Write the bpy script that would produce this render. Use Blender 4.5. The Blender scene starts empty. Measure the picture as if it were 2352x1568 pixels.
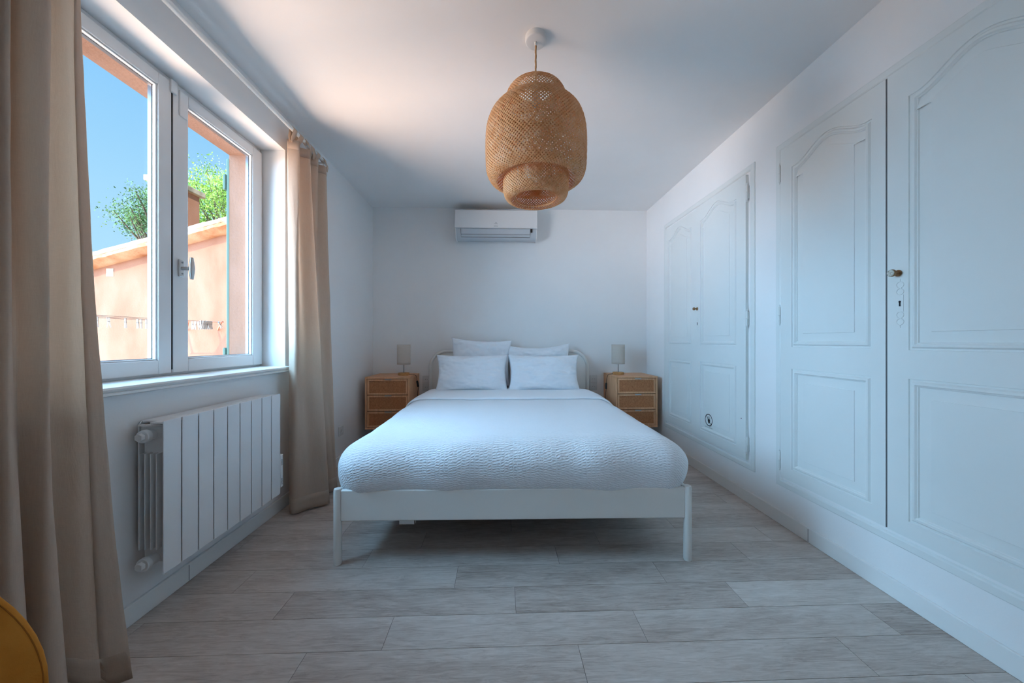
import bpy, bmesh, math, random
from mathutils import Vector, Matrix, noise
random.seed(7)
PI = math.pi
C = bpy.context.scene.collection
S = bpy.context.scene

# ------------------------------------------------------------------ camera, world, light
F_PX = 784.0
cam_d = bpy.data.cameras.new('camera')
cam = bpy.data.objects.new('camera', cam_d); C.objects.link(cam)
cam.location = (0, 0, 1.06)
cam.rotation_euler = (math.radians(90.0), 0, math.radians(-1.9))
cam_d.sensor_width = 36.0
cam_d.lens = 36.0 * F_PX / 2352.0
cam_d.clip_start = 0.02
cam_d.clip_end = 200
S.camera = cam

S.view_settings.view_transform = 'Standard'
S.view_settings.look = 'None'
S.view_settings.exposure = 0.13
S.view_settings.gamma = 1.0
S.view_settings.use_curve_mapping = False

world = bpy.data.worlds.new('world'); S.world = world
world.use_nodes = True
wn = world.node_tree; wn.nodes.clear()
wo = wn.nodes.new('ShaderNodeOutputWorld')
wb = wn.nodes.new('ShaderNodeBackground')
wr = wn.nodes.new('ShaderNodeValToRGB')
ws = wn.nodes.new('ShaderNodeSeparateXYZ')
wt = wn.nodes.new('ShaderNodeTexCoord')
wn.links.new(wt.outputs['Generated'], ws.inputs[0])
wn.links.new(ws.outputs['Z'], wr.inputs[0])
wn.links.new(wr.outputs[0], wb.inputs[0])
wn.links.new(wb.outputs[0], wo.inputs[0])
cr = wr.color_ramp
cr.elements[0].position = 0.0; cr.elements[0].color = (0.52, 0.82, 1.0, 1)
cr.elements[1].position = 0.75; cr.elements[1].color = (0.15, 0.44, 0.92, 1)
e = cr.elements.new(0.28); e.color = (0.40, 0.72, 1.0, 1)
e = cr.elements.new(0.5); e.color = (0.24, 0.58, 0.97, 1)
wb.inputs['Strength'].default_value = 0.97

def sun(name, direction, strength, color, angle):
    d = bpy.data.lights.new(name, 'SUN')
    d.energy = strength; d.color = color; d.angle = math.radians(angle)
    o = bpy.data.objects.new(name, d); C.objects.link(o)
    o.rotation_euler = Vector(direction).to_track_quat('-Z', 'Y').to_euler()
    o.location = (-4, 1, 6)
    return o
sun('sun', (-0.5, 0.7, -0.83), 5.6, (1.0, 0.95, 0.88), 0.6)
sun('sky_light', (0.77, 0.46, -0.38), 23.5, (0.335, 0.645, 0.98), 82)          # open sky in front of the window
sun('side_sky_light', (0.86, -0.30, -0.25), 2.8, (0.62, 0.80, 1.0), 60)      # open sky farther along the facade
sun('ground_bounce', (0.72, 0.38, 0.45), 10.4, (1.0, 0.68, 0.51), 60)       # sunlit ground below the window

# ------------------------------------------------------------------ materials
def srgb(r, g, b):
    f = lambda c: ((c/255)/12.92 if c/255 <= 0.04045 else (((c/255)+0.055)/1.055)**2.4)
    return (f(r), f(g), f(b), 1)
def mat(name, col, rough=0.6, metal=0.0, spec=0.4):
    m = bpy.data.materials.new(name); m.use_nodes = True
    n = m.node_tree.nodes; b = n['Principled BSDF']
    b.inputs['Base Color'].default_value = col
    b.inputs['Roughness'].default_value = rough
    b.inputs['Metallic'].default_value = metal
    b.inputs['Specular IOR Level'].default_value = spec
    return m
def node(m, t, **kw):
    n = m.node_tree.nodes.new(t)
    for k, v in kw.items(): setattr(n, k, v)
    return n
def link(m, a, b): m.node_tree.links.new(a, b)
def bsdf(m): return m.node_tree.nodes['Principled BSDF']
def coords(m, which='Object', scale=(1, 1, 1), rot=(0, 0, 0)):
    tc = node(m, 'ShaderNodeTexCoord'); mp = node(m, 'ShaderNodeMapping')
    mp.inputs['Scale'].default_value = scale
    mp.inputs['Rotation'].default_value = rot
    link(m, tc.outputs[which], mp.inputs[0])
    return mp.outputs[0]
def noise_tex(m, vec, scale, detail=4, rough=0.55):
    n = node(m, 'ShaderNodeTexNoise')
    n.inputs['Scale'].default_value = scale; n.inputs['Detail'].default_value = detail
    n.inputs['Roughness'].default_value = rough
    link(m, vec, n.inputs['Vector']); return n
def ramp(m, fac, stops):
    r = node(m, 'ShaderNodeValToRGB')
    els = r.color_ramp.elements
    els[0].position, els[0].color = stops[0]
    els[1].position, els[1].color = stops[-1]
    for p, c in stops[1:-1]:
        e = els.new(p); e.color = c
    link(m, fac, r.inputs[0]); return r.outputs[0]
def bump(m, h, strength=0.2, dist=0.01):
    b = node(m, 'ShaderNodeBump')
    b.inputs['Strength'].default_value = strength; b.inputs['Distance'].default_value = dist
    link(m, h, b.inputs['Height']); link(m, b.outputs[0], bsdf(m).inputs['Normal']); return b
def math_node(m, op, a, b=None, c=None):
    n = node(m, 'ShaderNodeMath', operation=op)
    for i, v in enumerate((a, b, c)):
        if v is None: continue
        if isinstance(v, (int, float)): n.inputs[i].default_value = v
        else: link(m, v, n.inputs[i])
    return n.outputs[0]

def painted(name, col, rough=0.55, var=0.02, bscale=60, bstr=0.06):
    m = mat(name, col, rough)
    v = coords(m)
    n = noise_tex(m, v, 3.0, 3)
    c0 = tuple(max(0, x-var) for x in col[:3])+(1,); c1 = tuple(min(1, x+var) for x in col[:3])+(1,)
    link(m, ramp(m, n.outputs[0], [(0.3, c0), (0.7, c1)]), bsdf(m).inputs['Base Color'])
    n2 = noise_tex(m, v, bscale, 4)
    bump(m, n2.outputs[0], bstr, 0.004)
    return m
M_wall = painted('wall_paint', (0.92, 0.91, 0.90, 1), 0.7, 0.01, 90, 0.08)
M_ceil = painted('ceiling_paint', (0.92, 0.91, 0.90, 1), 0.8, 0.01, 120, 0.04)
M_trim = painted('trim_gloss_paint', (0.88, 0.88, 0.86, 1), 0.35, 0.01, 40, 0.03)
M_door = painted('cupboard_satin_paint', (0.82, 0.84, 0.82, 1), 0.42, 0.012, 25, 0.05)
M_upvc = painted('white_window_lacquer', (0.82, 0.82, 0.82, 1), 0.3, 0.005, 30, 0.01)
M_rad = painted('radiator_enamel', (0.86, 0.86, 0.86, 1), 0.32, 0.005, 30, 0.01)
M_gap = mat('dark_gap', (0.02, 0.02, 0.02, 1), 0.9)
M_black = mat('black_rubber', (0.012, 0.012, 0.012, 1), 0.5)
M_print = mat('black_print', (0.008, 0.008, 0.012, 1), 0.6)
M_greyprint = mat('grey_print', (0.14, 0.14, 0.14, 1), 0.6)
M_chrome = mat('brushed_metal', (0.62, 0.61, 0.60, 1), 0.28, 1.0)
M_bedmetal = painted('cream_bed_lacquer', (0.84, 0.82, 0.78, 1), 0.32, 0.006, 30, 0.01)
M_ac = painted('white_abs_plastic', (0.86, 0.85, 0.84, 1), 0.35, 0.005, 30, 0.01)
M_acgrey = painted('pale_grey_plastic', (0.62, 0.65, 0.68, 1), 0.4, 0.005, 30, 0.01)
M_plastic = painted('white_socket_plastic', (0.75, 0.75, 0.74, 1), 0.35, 0.004, 30, 0.01)
M_steel = mat('dark_steel', (0.25, 0.25, 0.26, 1), 0.35, 0.9)

def wood_mat(name, c0, c1, c2, scale=(1, 14, 14), rough=0.5):
    m = mat(name, c1, rough)
    v = coords(m, 'Object', scale)
    n = noise_tex(m, v, 5.0, 8, 0.6); n.inputs['Distortion'].default_value = 0.6
    link(m, ramp(m, n.outputs[0], [(0.3, c0), (0.52, c1), (0.72, c2)]), bsdf(m).inputs['Base Color'])
    bump(m, n.outputs[0], 0.05, 0.004)
    return m
M_oak = wood_mat('light_oak', srgb(212, 154, 112), srgb(228, 172, 130), srgb(238, 186, 146), (14, 14, 1.4))
M_lampwood = wood_mat('honey_wood', srgb(176, 124, 70), srgb(200, 148, 92), srgb(216, 168, 112), (3, 12, 12))

# rattan webbing: woven grid
def rattan():
    m = mat('rattan_webbing', srgb(184, 130, 86), 0.6)
    v = coords(m, 'Object')
    sp = node(m, 'ShaderNodeSeparateXYZ'); link(m, v, sp.inputs[0])
    fx = math_node(m, 'ABSOLUTE', math_node(m, 'SINE', math_node(m, 'MULTIPLY', sp.outputs['X'], PI/0.0062)))
    fz = math_node(m, 'ABSOLUTE', math_node(m, 'SINE', math_node(m, 'MULTIPLY', sp.outputs['Z'], PI/0.0062)))
    g = math_node(m, 'MAXIMUM', math_node(m, 'POWER', fx, 0.8), math_node(m, 'POWER', fz, 0.8))
    n = noise_tex(m, coords(m, 'Object', (9, 1, 40)), 6.0, 3)
    n2 = noise_tex(m, coords(m, 'Object', (55, 1, 6)), 6.0, 3)
    h = math_node(m, 'ADD', math_node(m, 'MULTIPLY', g, 0.55), math_node(m, 'MULTIPLY', math_node(m, 'ADD', n.outputs[0], n2.outputs[0]), 0.4))
    link(m, ramp(m, h, [(0.45, srgb(88, 42, 20)), (0.82, srgb(178, 108, 66)), (1.05, srgb(220, 156, 108))]), bsdf(m).inputs['Base Color'])
    bump(m, g, 0.5, 0.002)
    return m
M_rattan = rattan()

def bamboo():
    m = mat('bamboo_strip', srgb(206, 150, 100), 0.55)
    n = noise_tex(m, coords(m, 'Object', (1, 1, 1)), 22.0, 5)
    n2 = noise_tex(m, coords(m, 'Object', (1, 1, 1)), 300.0, 2)
    a = math_node(m, 'ADD', math_node(m, 'MULTIPLY', n.outputs[0], 0.7), math_node(m, 'MULTIPLY', n2.outputs[0], 0.3))
    link(m, ramp(m, a, [(0.3, srgb(228, 164, 102)), (0.5, srgb(246, 198, 140)), (0.7, srgb(253, 220, 174))]), bsdf(m).inputs['Base Color'])
    out = m.node_tree.nodes['Material Output']
    tr = node(m, 'ShaderNodeBsdfTranslucent'); tr.inputs[0].default_value = srgb(250, 180, 116)
    mx = node(m, 'ShaderNodeMixShader'); mx.inputs[0].default_value = 0.34
    link(m, bsdf(m).outputs[0], mx.inputs[1]); link(m, tr.outputs[0], mx.inputs[2]); link(m, mx.outputs[0], out.inputs[0])
    return m
M_bamboo = bamboo()

def linen(name, c0, c1, trans=0.35, tcol=None, scale=1.0):
    m = mat(name, c0, 0.9, spec=0.1)
    va = coords(m, 'UV', (260*scale, 14*scale, 1)); vb = coords(m, 'UV', (14*scale, 260*scale, 1))
    a = noise_tex(m, va, 1.0, 3); b = noise_tex(m, vb, 1.0, 3)
    s = math_node(m, 'MULTIPLY', math_node(m, 'ADD', a.outputs[0], b.outputs[0]), 0.5)
    link(m, ramp(m, s, [(0.35, c0), (0.65, c1)]), bsdf(m).inputs['Base Color'])
    cr_ = noise_tex(m, coords(m, 'UV', (9, 3.5, 1), (0, 0, 0.5)), 1.6, 5, 0.6); cr_.inputs['Distortion'].default_value = 0.8
    bump(m, math_node(m, 'ADD', math_node(m, 'MULTIPLY', s, 0.25), math_node(m, 'MULTIPLY', cr_.outputs[0], 1.6)), 0.30, 0.008)
    out = m.node_tree.nodes['Material Output']
    tr = node(m, 'ShaderNodeBsdfTranslucent'); tr.inputs[0].default_value = tcol or c1
    mx = node(m, 'ShaderNodeMixShader'); mx.inputs[0].default_value = trans
    link(m, bsdf(m).outputs[0], mx.inputs[1]); link(m, tr.outputs[0], mx.inputs[2]); link(m, mx.outputs[0], out.inputs[0])
    return m
M_linen = linen('beige_linen', srgb(208, 192, 176), srgb(224, 208, 192), 0.42, srgb(248, 226, 206), 2.2)
M_shade = linen('lampshade_linen', srgb(232, 224, 214), srgb(242, 236, 228), 0.45, srgb(246, 238, 230), 1.0)

def cotton(name, seersucker=True, wrinkle=0.3):
    m = mat(name, (0.89, 0.92, 0.96, 1), 0.85, spec=0.15)
    bsdf(m).inputs['Sheen Weight'].default_value = 0.15
    uv = coords(m, 'UV')
    sp = node(m, 'ShaderNodeSeparateXYZ'); link(m, uv, sp.inputs[0])
    w = noise_tex(m, coords(m, 'UV', (3.5, 3.5, 1)), 2.2, 4)
    if seersucker:
        pit = 0.0205
        dx = noise_tex(m, coords(m, 'UV'), 9.0, 2)
        ux = math_node(m, 'ADD', math_node(m, 'DIVIDE', sp.outputs['X'], pit), math_node(m, 'MULTIPLY', dx.outputs[0], 0.5))
        col = math_node(m, 'FLOOR', ux)
        fr = math_node(m, 'FRACT', ux)
        wn_ = node(m, 'ShaderNodeTexWhiteNoise', noise_dimensions='1D'); link(m, col, wn_.inputs['W'])
        colmask = math_node(m, 'POWER', math_node(m, 'SINE', math_node(m, 'MULTIPLY', fr, PI)), 1.3)
        ph = math_node(m, 'MULTIPLY', wn_.outputs['Value'], 31.0)
        rowj = math_node(m, 'MULTIPLY', noise_tex(m, coords(m, 'UV'), 42.0, 3).outputs[0], 9.0)
        row = math_node(m, 'SINE', math_node(m, 'ADD', math_node(m, 'ADD', math_node(m, 'MULTIPLY', sp.outputs['Y'], 2*PI/0.0135), ph), rowj))
        h = math_node(m, 'MULTIPLY', colmask, row)
        h2 = math_node(m, 'ADD', math_node(m, 'MULTIPLY', h, 0.5), math_node(m, 'MULTIPLY', w.outputs[0], 3.0*wrinkle))
        bump(m, h2, 0.5, 0.0075)
    else:
        h = noise_tex(m, coords(m, 'UV', (60, 8, 1)), 2.0, 3)
        h2 = math_node(m, 'ADD', math_node(m, 'MULTIPLY', h.outputs[0], 0.5), math_node(m, 'MULTIPLY', w.outputs[0], 2.0*wrinkle))
        bump(m, h2, 0.5, 0.005)
    return m
M_duvet = cotton('white_seersucker', True, 0.8)
M_pillow = cotton('white_cotton', False, 0.8)
M_pillow_crinkle = cotton('white_crinkled_cotton', False, 1.9)

def velvet():
    m = mat('mustard_velvet', srgb(200, 130, 50), 0.8, spec=0.15)
    bsdf(m).inputs['Sheen Weight'].default_value = 0.3
    bsdf(m).inputs['Sheen Tint'].default_value = srgb(250, 190, 90)
    n = noise_tex(m, coords(m), 14, 4)
    link(m, ramp(m, n.outputs[0], [(0.35, srgb(186, 114, 38)), (0.65, srgb(208, 136, 56))]), bsdf(m).inputs['Base Color'])
    n2 = noise_tex(m, coords(m), 500, 2); bump(m, n2.outputs[0], 0.2, 0.002)
    return m
M_mustard = velvet()
M_seam = mat('mustard_piping', srgb(150, 88, 12), 0.8)

def floor_mat():
    m = mat('grey_wood_plank', srgb(150, 140, 134), 0.5, spec=0.35)
    at = node(m, 'ShaderNodeAttribute', attribute_name='rnd')
    tc = node(m, 'ShaderNodeTexCoord')
    off = node(m, 'ShaderNodeVectorMath', operation='MULTIPLY_ADD')
    link(m, at.outputs['Color'], off.inputs[0]); off.inputs[1].default_value = (37, 51, 23)
    link(m, tc.outputs['Object'], off.inputs[2])
    mp = node(m, 'ShaderNodeMapping'); mp.inputs['Scale'].default_value = (2.6, 17, 1); link(m, off.outputs[0], mp.inputs[0])
    n1 = noise_tex(m, mp.outputs[0], 2.8, 12, 0.74); n1.inputs['Distortion'].default_value = 1.6
    mp2 = node(m, 'ShaderNodeMapping'); mp2.inputs['Scale'].default_value = (7, 170, 1); link(m, off.outputs[0], mp2.inputs[0])
    n2 = noise_tex(m, mp2.outputs[0], 1.5, 4, 0.6)
    mp3 = node(m, 'ShaderNodeMapping'); mp3.inputs['Scale'].default_value = (1.2, 4, 1); link(m, off.outputs[0], mp3.inputs[0])
    n3 = noise_tex(m, mp3.outputs[0], 2.2, 5, 0.6)
    a = math_node(m, 'ADD', math_node(m, 'MULTIPLY', n1.outputs[0], 0.50), math_node(m, 'MULTIPLY', n2.outputs[0], 0.28))
    a = math_node(m, 'ADD', a, math_node(m, 'MULTIPLY', n3.outputs[0], 0.34))
    sr = node(m, 'ShaderNodeSeparateXYZ'); link(m, at.outputs['Color'], sr.inputs[0])
    a = math_node(m, 'ADD', a, math_node(m, 'MULTIPLY', math_node(m, 'SUBTRACT', sr.outputs['Z'], 0.5), 0.10))
    link(m, ramp(m, a, [(0.36, srgb(140, 126, 118)), (0.47, srgb(176, 163, 154)), (0.58, srgb(200, 189, 181)), (0.72, srgb(219, 210, 203))]), bsdf(m).inputs['Base Color'])
    bump(m, a, 0.18, 0.003)
    # knots
    return m
M_floor = floor_mat()
M_grout = mat('plank_joint', srgb(112, 102, 95), 0.9)

def plaster(name, c0, c1, c2):
    m = mat(name, c1, 0.9, spec=0.1)
    n = noise_tex(m, coords(m, 'Object', (1.6, 1.6, 0.7)), 2.2, 6, 0.6)
    link(m, ramp(m, n.outputs[0], [(0.35, c0), (0.5, c1), (0.68, c2)]), bsdf(m).inputs['Base Color'])
    n2 = noise_tex(m, coords(m), 60, 6); bump(m, n2.outputs[0], 0.4, 0.006)
    return m
M_terra = plaster('peach_render', srgb(146, 104, 84), srgb(154, 114, 94), srgb(162, 124, 106))
M_terra2 = plaster('facade_render', srgb(122, 92, 76), srgb(128, 98, 82), srgb(136, 106, 92))
M_tile = plaster('terracotta_tile', srgb(150, 80, 36), srgb(166, 110, 66), srgb(180, 140, 100))
M_verge = plaster('lime_mortar_verge', srgb(160, 104, 66), srgb(188, 152, 122), srgb(200, 176, 152))
M_stone = plaster('weathered_stone', srgb(120, 116, 104), srgb(170, 162, 146), srgb(200, 192, 176))
M_patch = mat('cream_patch', srgb(206, 184, 160), 0.9)
M_green = mat('sage_green_paint', srgb(62, 90, 78), 0.6)
M_bracket = mat('red_bracket_paint', srgb(196, 120, 92), 0.6)
M_peg = painted('bleached_peg_wood', (0.42, 0.41, 0.39, 1), 0.6)
M_bark = mat('bark', srgb(96, 82, 68), 0.9)
def leaf(name, c0, c1):
    m = mat(name, c0, 0.7)
    n = noise_tex(m, coords(m), 1.4, 4)
    link(m, ramp(m, n.outputs[0], [(0.35, c0), (0.65, c1)]), bsdf(m).inputs['Base Color'])
    return m
M_leaf = leaf('dark_foliage', srgb(58, 92, 52), srgb(110, 146, 84))
M_leaf2 = leaf('bright_foliage', srgb(96, 140, 48), srgb(176, 206, 96))

def glass_mat():
    m = bpy.data.materials.new('window_glass'); m.use_nodes = True
    m.node_tree.nodes.clear()
    out = node(m, 'ShaderNodeOutputMaterial')
    t = node(m, 'ShaderNodeBsdfTransparent'); t.inputs[0].default_value = (0.97, 0.985, 0.98, 1)
    g = node(m, 'ShaderNodeBsdfGlossy'); g.inputs['Roughness'].default_value = 0.02
    lw = node(m, 'ShaderNodeLayerWeight'); lw.inputs['Blend'].default_value = 0.5
    fr = math_node(m, 'MULTIPLY_ADD', math_node(m, 'POWER', lw.outputs['Facing'], 5.0), 0.35, 0.012)
    mx = node(m, 'ShaderNodeMixShader')
    link(m, fr, mx.inputs[0]); link(m, t.outputs[0], mx.inputs[1]); link(m, g.outputs[0], mx.inputs[2]); link(m, mx.outputs[0], out.inputs[0])
    return m
M_glass = glass_mat()

# ------------------------------------------------------------------ mesh helpers
class MB:
    def __init__(s): s.v = []; s.f = []; s.uv = None; s.mi = []
    def quadgrid(s, P, close_u=False, close_v=False, mi=0):
        """P[i][j] points"""
        n = len(P); k = len(P[0]); b = len(s.v)
        for r in P: s.v.extend([tuple(p) for p in r])
        for i in range(n if close_u else n-1):
            for j in range(k if close_v else k-1):
                i2 = (i+1) % n; j2 = (j+1) % k
                s.f.append((b+i*k+j, b+i2*k+j, b+i2*k+j2, b+i*k+j2)); s.mi.append(mi)
    def box(s, x0, x1, y0, y1, z0, z1, mi=0):
        b = len(s.v)
        s.v += [(x0,y0,z0),(x1,y0,z0),(x1,y1,z0),(x0,y1,z0),(x0,y0,z1),(x1,y0,z1),(x1,y1,z1),(x0,y1,z1)]
        for f in ((0,3,2,1),(4,5,6,7),(0,1,5,4),(1,2,6,5),(2,3,7,6),(3,0,4,7)):
            s.f.append(tuple(b+i for i in f)); s.mi.append(mi)
    def face(s, pts, mi=0):
        b = len(s.v); s.v += [tuple(p) for p in pts]; s.f.append(tuple(range(b, b+len(pts)))); s.mi.append(mi)
    def tube(s, pts, r, n=12, caps=True, mi=0, closed=False):
        pts = [Vector(p) for p in pts]; N = len(pts)
        rad = r if isinstance(r, (list, tuple)) else [r]*N
        rows = []; up = None
        for i, p in enumerate(pts):
            if closed: t = (pts[(i+1) % N]-pts[i-1]).normalized()
            else: t = (pts[min(i+1, N-1)]-pts[max(i-1, 0)]).normalized()
            if up is None:
                up = Vector((0, 0, 1)) if abs(t.z) < 0.9 else Vector((1, 0, 0))
            a = (up-t*up.dot(t)).normalized(); up = a; c = t.cross(a)
            rows.append([p+(a*math.cos(q*2*PI/n)+c*math.sin(q*2*PI/n))*rad[i] for q in range(n)])
        b = len(s.v)
        s.quadgrid(rows, close_u=closed, close_v=True, mi=mi)
        if caps and not closed:
            s.f.append(tuple(b+q for q in range(n))); s.mi.append(mi)
            s.f.append(tuple(b+(N-1)*n+q for q in reversed(range(n)))); s.mi.append(mi)
    def lathe(s, prof, n=48, center=(0, 0, 0), mi=0, axis='Z'):
        """prof: list (r, z)"""
        rows = []
        for r, z in prof:
            row = []
            for q in range(n):
                a = 2*PI*q/n
                p = (r*math.cos(a), r*math.sin(a), z)
                if axis == 'X': p = (-p[2], p[0], p[1])      # grows toward -X
                if axis == 'Y': p = (p[0], -p[2], p[1])      # grows toward -Y
                row.append((p[0]+center[0], p[1]+center[1], p[2]+center[2]))
            rows.append(row)
        b = len(s.v); s.quadgrid(rows, close_v=True, mi=mi)
        s.f.append(tuple(b+q for q in range(n))); s.mi.append(mi)
        s.f.append(tuple(b+(len(prof)-1)*n+q for q in reversed(range(n)))); s.mi.append(mi)
    def prism(s, poly, axis, a, b_, mi=0):
        """poly of 2D pts extruded along axis from a to b_. axis X: pts=(y,z); Y: pts=(x,z); Z: pts=(x,y)"""
        def P(p, t):
            return {'X': (t, p[0], p[1]), 'Y': (p[0], t, p[1]), 'Z': (p[0], p[1], t)}[axis]
        n = len(poly); b = len(s.v)
        s.v += [P(p, a) for p in poly]+[P(p, b_) for p in poly]
        s.f.append(tuple(range(b, b+n))); s.mi.append(mi)
        s.f.append(tuple(reversed(range(b+n, b+2*n)))); s.mi.append(mi)
        for i in range(n):
            j = (i+1) % n
            s.f.append((b+i, b+j, b+n+j, b+n+i)); s.mi.append(mi)
    def build(s, name, mats, parent=None, bevel=0, segs=2, smooth=True, angle=40, merge=False, recalc=True, loc=None, uvs=None):
        me = bpy.data.meshes.new(name)
        me.from_pydata(s.v, [], s.f)
        if not isinstance(mats, (list, tuple)): mats = [mats]
        for m in mats: me.materials.append(m)
        for p, i in zip(me.polygons, s.mi): p.material_index = i
        if uvs:
            ul = me.uv_layers.new(name='uv')
            for l in me.loops: ul.data[l.index].uv = uvs[l.vertex_index]
        if recalc or merge:
            bm = bmesh.new(); bm.from_mesh(me)
            if merge: bmesh.ops.remove_doubles(bm, verts=bm.verts, dist=1e-5)
            if recalc: bmesh.ops.recalc_face_normals(bm, faces=bm.faces)
            bm.to_mesh(me); bm.free()
        if smooth:
            for p in me.polygons: p.use_smooth = True
            me.set_sharp_from_angle(angle=math.radians(angle))
        me.update()
        o = bpy.data.objects.new(name, me); C.objects.link(o)
        if parent: o.parent = parent
        if loc: o.location = loc
        if bevel:
            b = o.modifiers.new('bevel', 'BEVEL'); b.width = bevel; b.segments = segs; b.limit_method = 'ANGLE'
            b.angle_limit = math.radians(50); b.harden_normals = False
        return o
def tag(o, label, cat, group=None):
    o['label'] = label; o['category'] = cat
    if group: o['group'] = group
    return o
def thing(name, label, cat, loc=(0, 0, 0), rz=0, group=None):
    o = bpy.data.objects.new(name, None); C.objects.link(o)
    o.location = loc; o.rotation_euler = (0, 0, rz); o.empty_display_size = 0.1
    return tag(o, label, cat, group)
def struct(o): o['kind'] = 'structure'; return o
def box_obj(name, m, b, parent=None, bevel=0.0, segs=2):
    q = MB(); q.box(*b); return q.build(name, m, parent, bevel, segs)
def catmull(pts, per):
    out = []; n = len(pts)
    for i in range(n-1):
        p0 = Vector(pts[max(i-1, 0)]); p1 = Vector(pts[i]); p2 = Vector(pts[i+1]); p3 = Vector(pts[min(i+2, n-1)])
        for k in range(per):
            t = k/per
            out.append(0.5*((2*p1)+(p2-p0)*t+(2*p0-5*p1+4*p2-p3)*t*t+(3*p1-p0-3*p2+p3)*t**3))
    out.append(Vector(pts[-1])); return out
def copy_tree(o, parent=None):
    c = o.copy(); C.objects.link(c)
    if parent: c.parent = parent
    for ch in [x for x in bpy.data.objects if x.parent == o]: copy_tree(ch, c)
    return c

def lettering(name, body, size, m, parent, loc, rot):
    tx = bpy.data.curves.new(name+'_curve', 'FONT'); tx.body = body; tx.size = size; tx.align_x = 'CENTER'
    t = bpy.data.objects.new(name+'_curve', tx); C.objects.link(t)
    bpy.context.view_layer.update()
    me = bpy.data.meshes.new_from_object(t.evaluated_get(bpy.context.evaluated_depsgraph_get()))
    bpy.data.objects.remove(t); me.materials.clear(); me.materials.append(m)
    o = bpy.data.objects.new(name, me); C.objects.link(o); o.parent = parent
    o.location = loc; o.rotation_euler = rot
    return o

# ------------------------------------------------------------------ the room
XL, XR, YB, YF, H = -1.39, 1.632, 3.765, -1.7, 2.52
OY0, OY1, OZ0, OZ1 = 0.96, 2.25, 0.87, 2.293       # window opening in the left wall

q = MB()                                            # floor: planks laid across the room
q.box(XL-0.3, XR+0.3, YF-0.2, YB+0.2, -0.12, -0.0015, 1)
rnd = []
offs = {-1: 0.27, 0: 0.52, 1: 0.06, 2: 0.73, 3: 0.28, 4: 0.52, 5: 0.06}
PW, PL, Y0 = 0.1445, 0.93, 1.186
r0 = int(math.floor((YF-Y0)/PW))-1
nb = len(q.f)
plank_of = [0]*nb
k = 0
rr = random.Random(3); cols = []
while Y0+r0*PW < YB:
    y0 = Y0+r0*PW
    off = offs.get(r0, rr.random()*PL)
    x = off-PL*4
    while x < XR:
        x1 = x+PL
        if x1 > XL-0.01 and y0+PW > YF:
            q.box(max(x, XL-0.02)+0.0008, min(x1, XR+0.02)-0.0008, max(y0, YF-0.02)+0.0008, min(y0+PW, YB+0.02)-0.0008, -0.012, 0, 0)
            c = (rr.random(), rr.random(), rr.random(), 1)
            cols.append(c)
        x = x1
    r0 += 1
fl = q.build('floor', [M_floor, M_grout], smooth=False, recalc=False)
ca = fl.data.color_attributes.new('rnd', 'FLOAT_COLOR', 'CORNER')
for p in fl.data.polygons:
    pi_ = (p.index-6)//6
    c = cols[pi_] if p.index >= 6 else (0, 0, 0, 1)
    for li in p.loop_indices: ca.data[li].color = c
struct(fl)

struct(box_obj('ceiling', M_ceil, (XL-0.05, XR+0.2, YF-0.2, YB+0.2, H, H+0.10)))
struct(box_obj('trim_1', M_terra2, (-1.85, XR+0.5, YF-0.5, YB+0.5, H+0.101, 2.75)))
struct(box_obj('wall_back', M_wall, (XL-0.02, XR+0.02, YB, YB+0.15, 0, H)))
struct(box_obj('wall_front', M_wall, (XL-0.02, XR+0.02, YF-0.15, YF, 0, H)))
struct(box_obj('wall_right', M_wall, (XR, XR+0.15, YF-0.02, YB+0.02, 0, H)))
q = MB()
DY0, DY1 = -1.50, -0.95                            # opening for the unseen glazed door added for extra daylight, same wall
for b in ((YF-0.02, DY0, 0, H), (DY1, OY0, 0, H), (DY0, DY1, OZ1, H), (OY1, YB+0.02, 0, H), (OY0, OY1, 0, OZ0), (OY0, OY1, OZ1, H)):
    q.box(XL-0.23, XL, b[0], b[1], b[2], b[3])
wl = struct(q.build('wall_left', M_wall, merge=True))
q = MB()
for b in ((YF-0.3, DY0, -3.0, 2.63), (DY1, OY0+0.015, -3.0, 2.63), (DY0, DY1, OZ1, 2.63), (DY0, DY1, -3.0, 0), (OY1-0.015, YB+0.4, -3.0, 2.63), (OY0+0.015, OY1-0.015, -3.0, OZ0+0.02), (OY0+0.015, OY1-0.015, OZ1-0.045, 2.63)):
    q.box(-1.73, XL-0.231, b[0], b[1], b[2], b[3])
struct(q.build('wall_outside', M_terra2, merge=True))

def baseboard(name, b, joints=(), axis='y'):
    q = MB(); q.box(*b)
    o = q.build(name, M_trim, None, 0.003)
    struct(o)
    return o
baseboard('baseboard_left', (XL, XL+0.012, DY1, YB, 0, 0.078))
baseboard('baseboard_right', (XR-0.012, XR, YF, YB, 0, 0.078))
baseboard('baseboard_back', (XL+0.012, XR-0.012, YB-0.012, YB, 0, 0.078))
# joints in the skirting
q = MB(); q.box(XL+0.0121, XL+0.0125, 1.556, 1.5585, 0.004, 0.072); q.box(XR-0.0125, XR-0.0121, 1.746, 1.7485, 0.004, 0.072)
struct(q.build('trim_2', M_greyprint, smooth=False))

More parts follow.
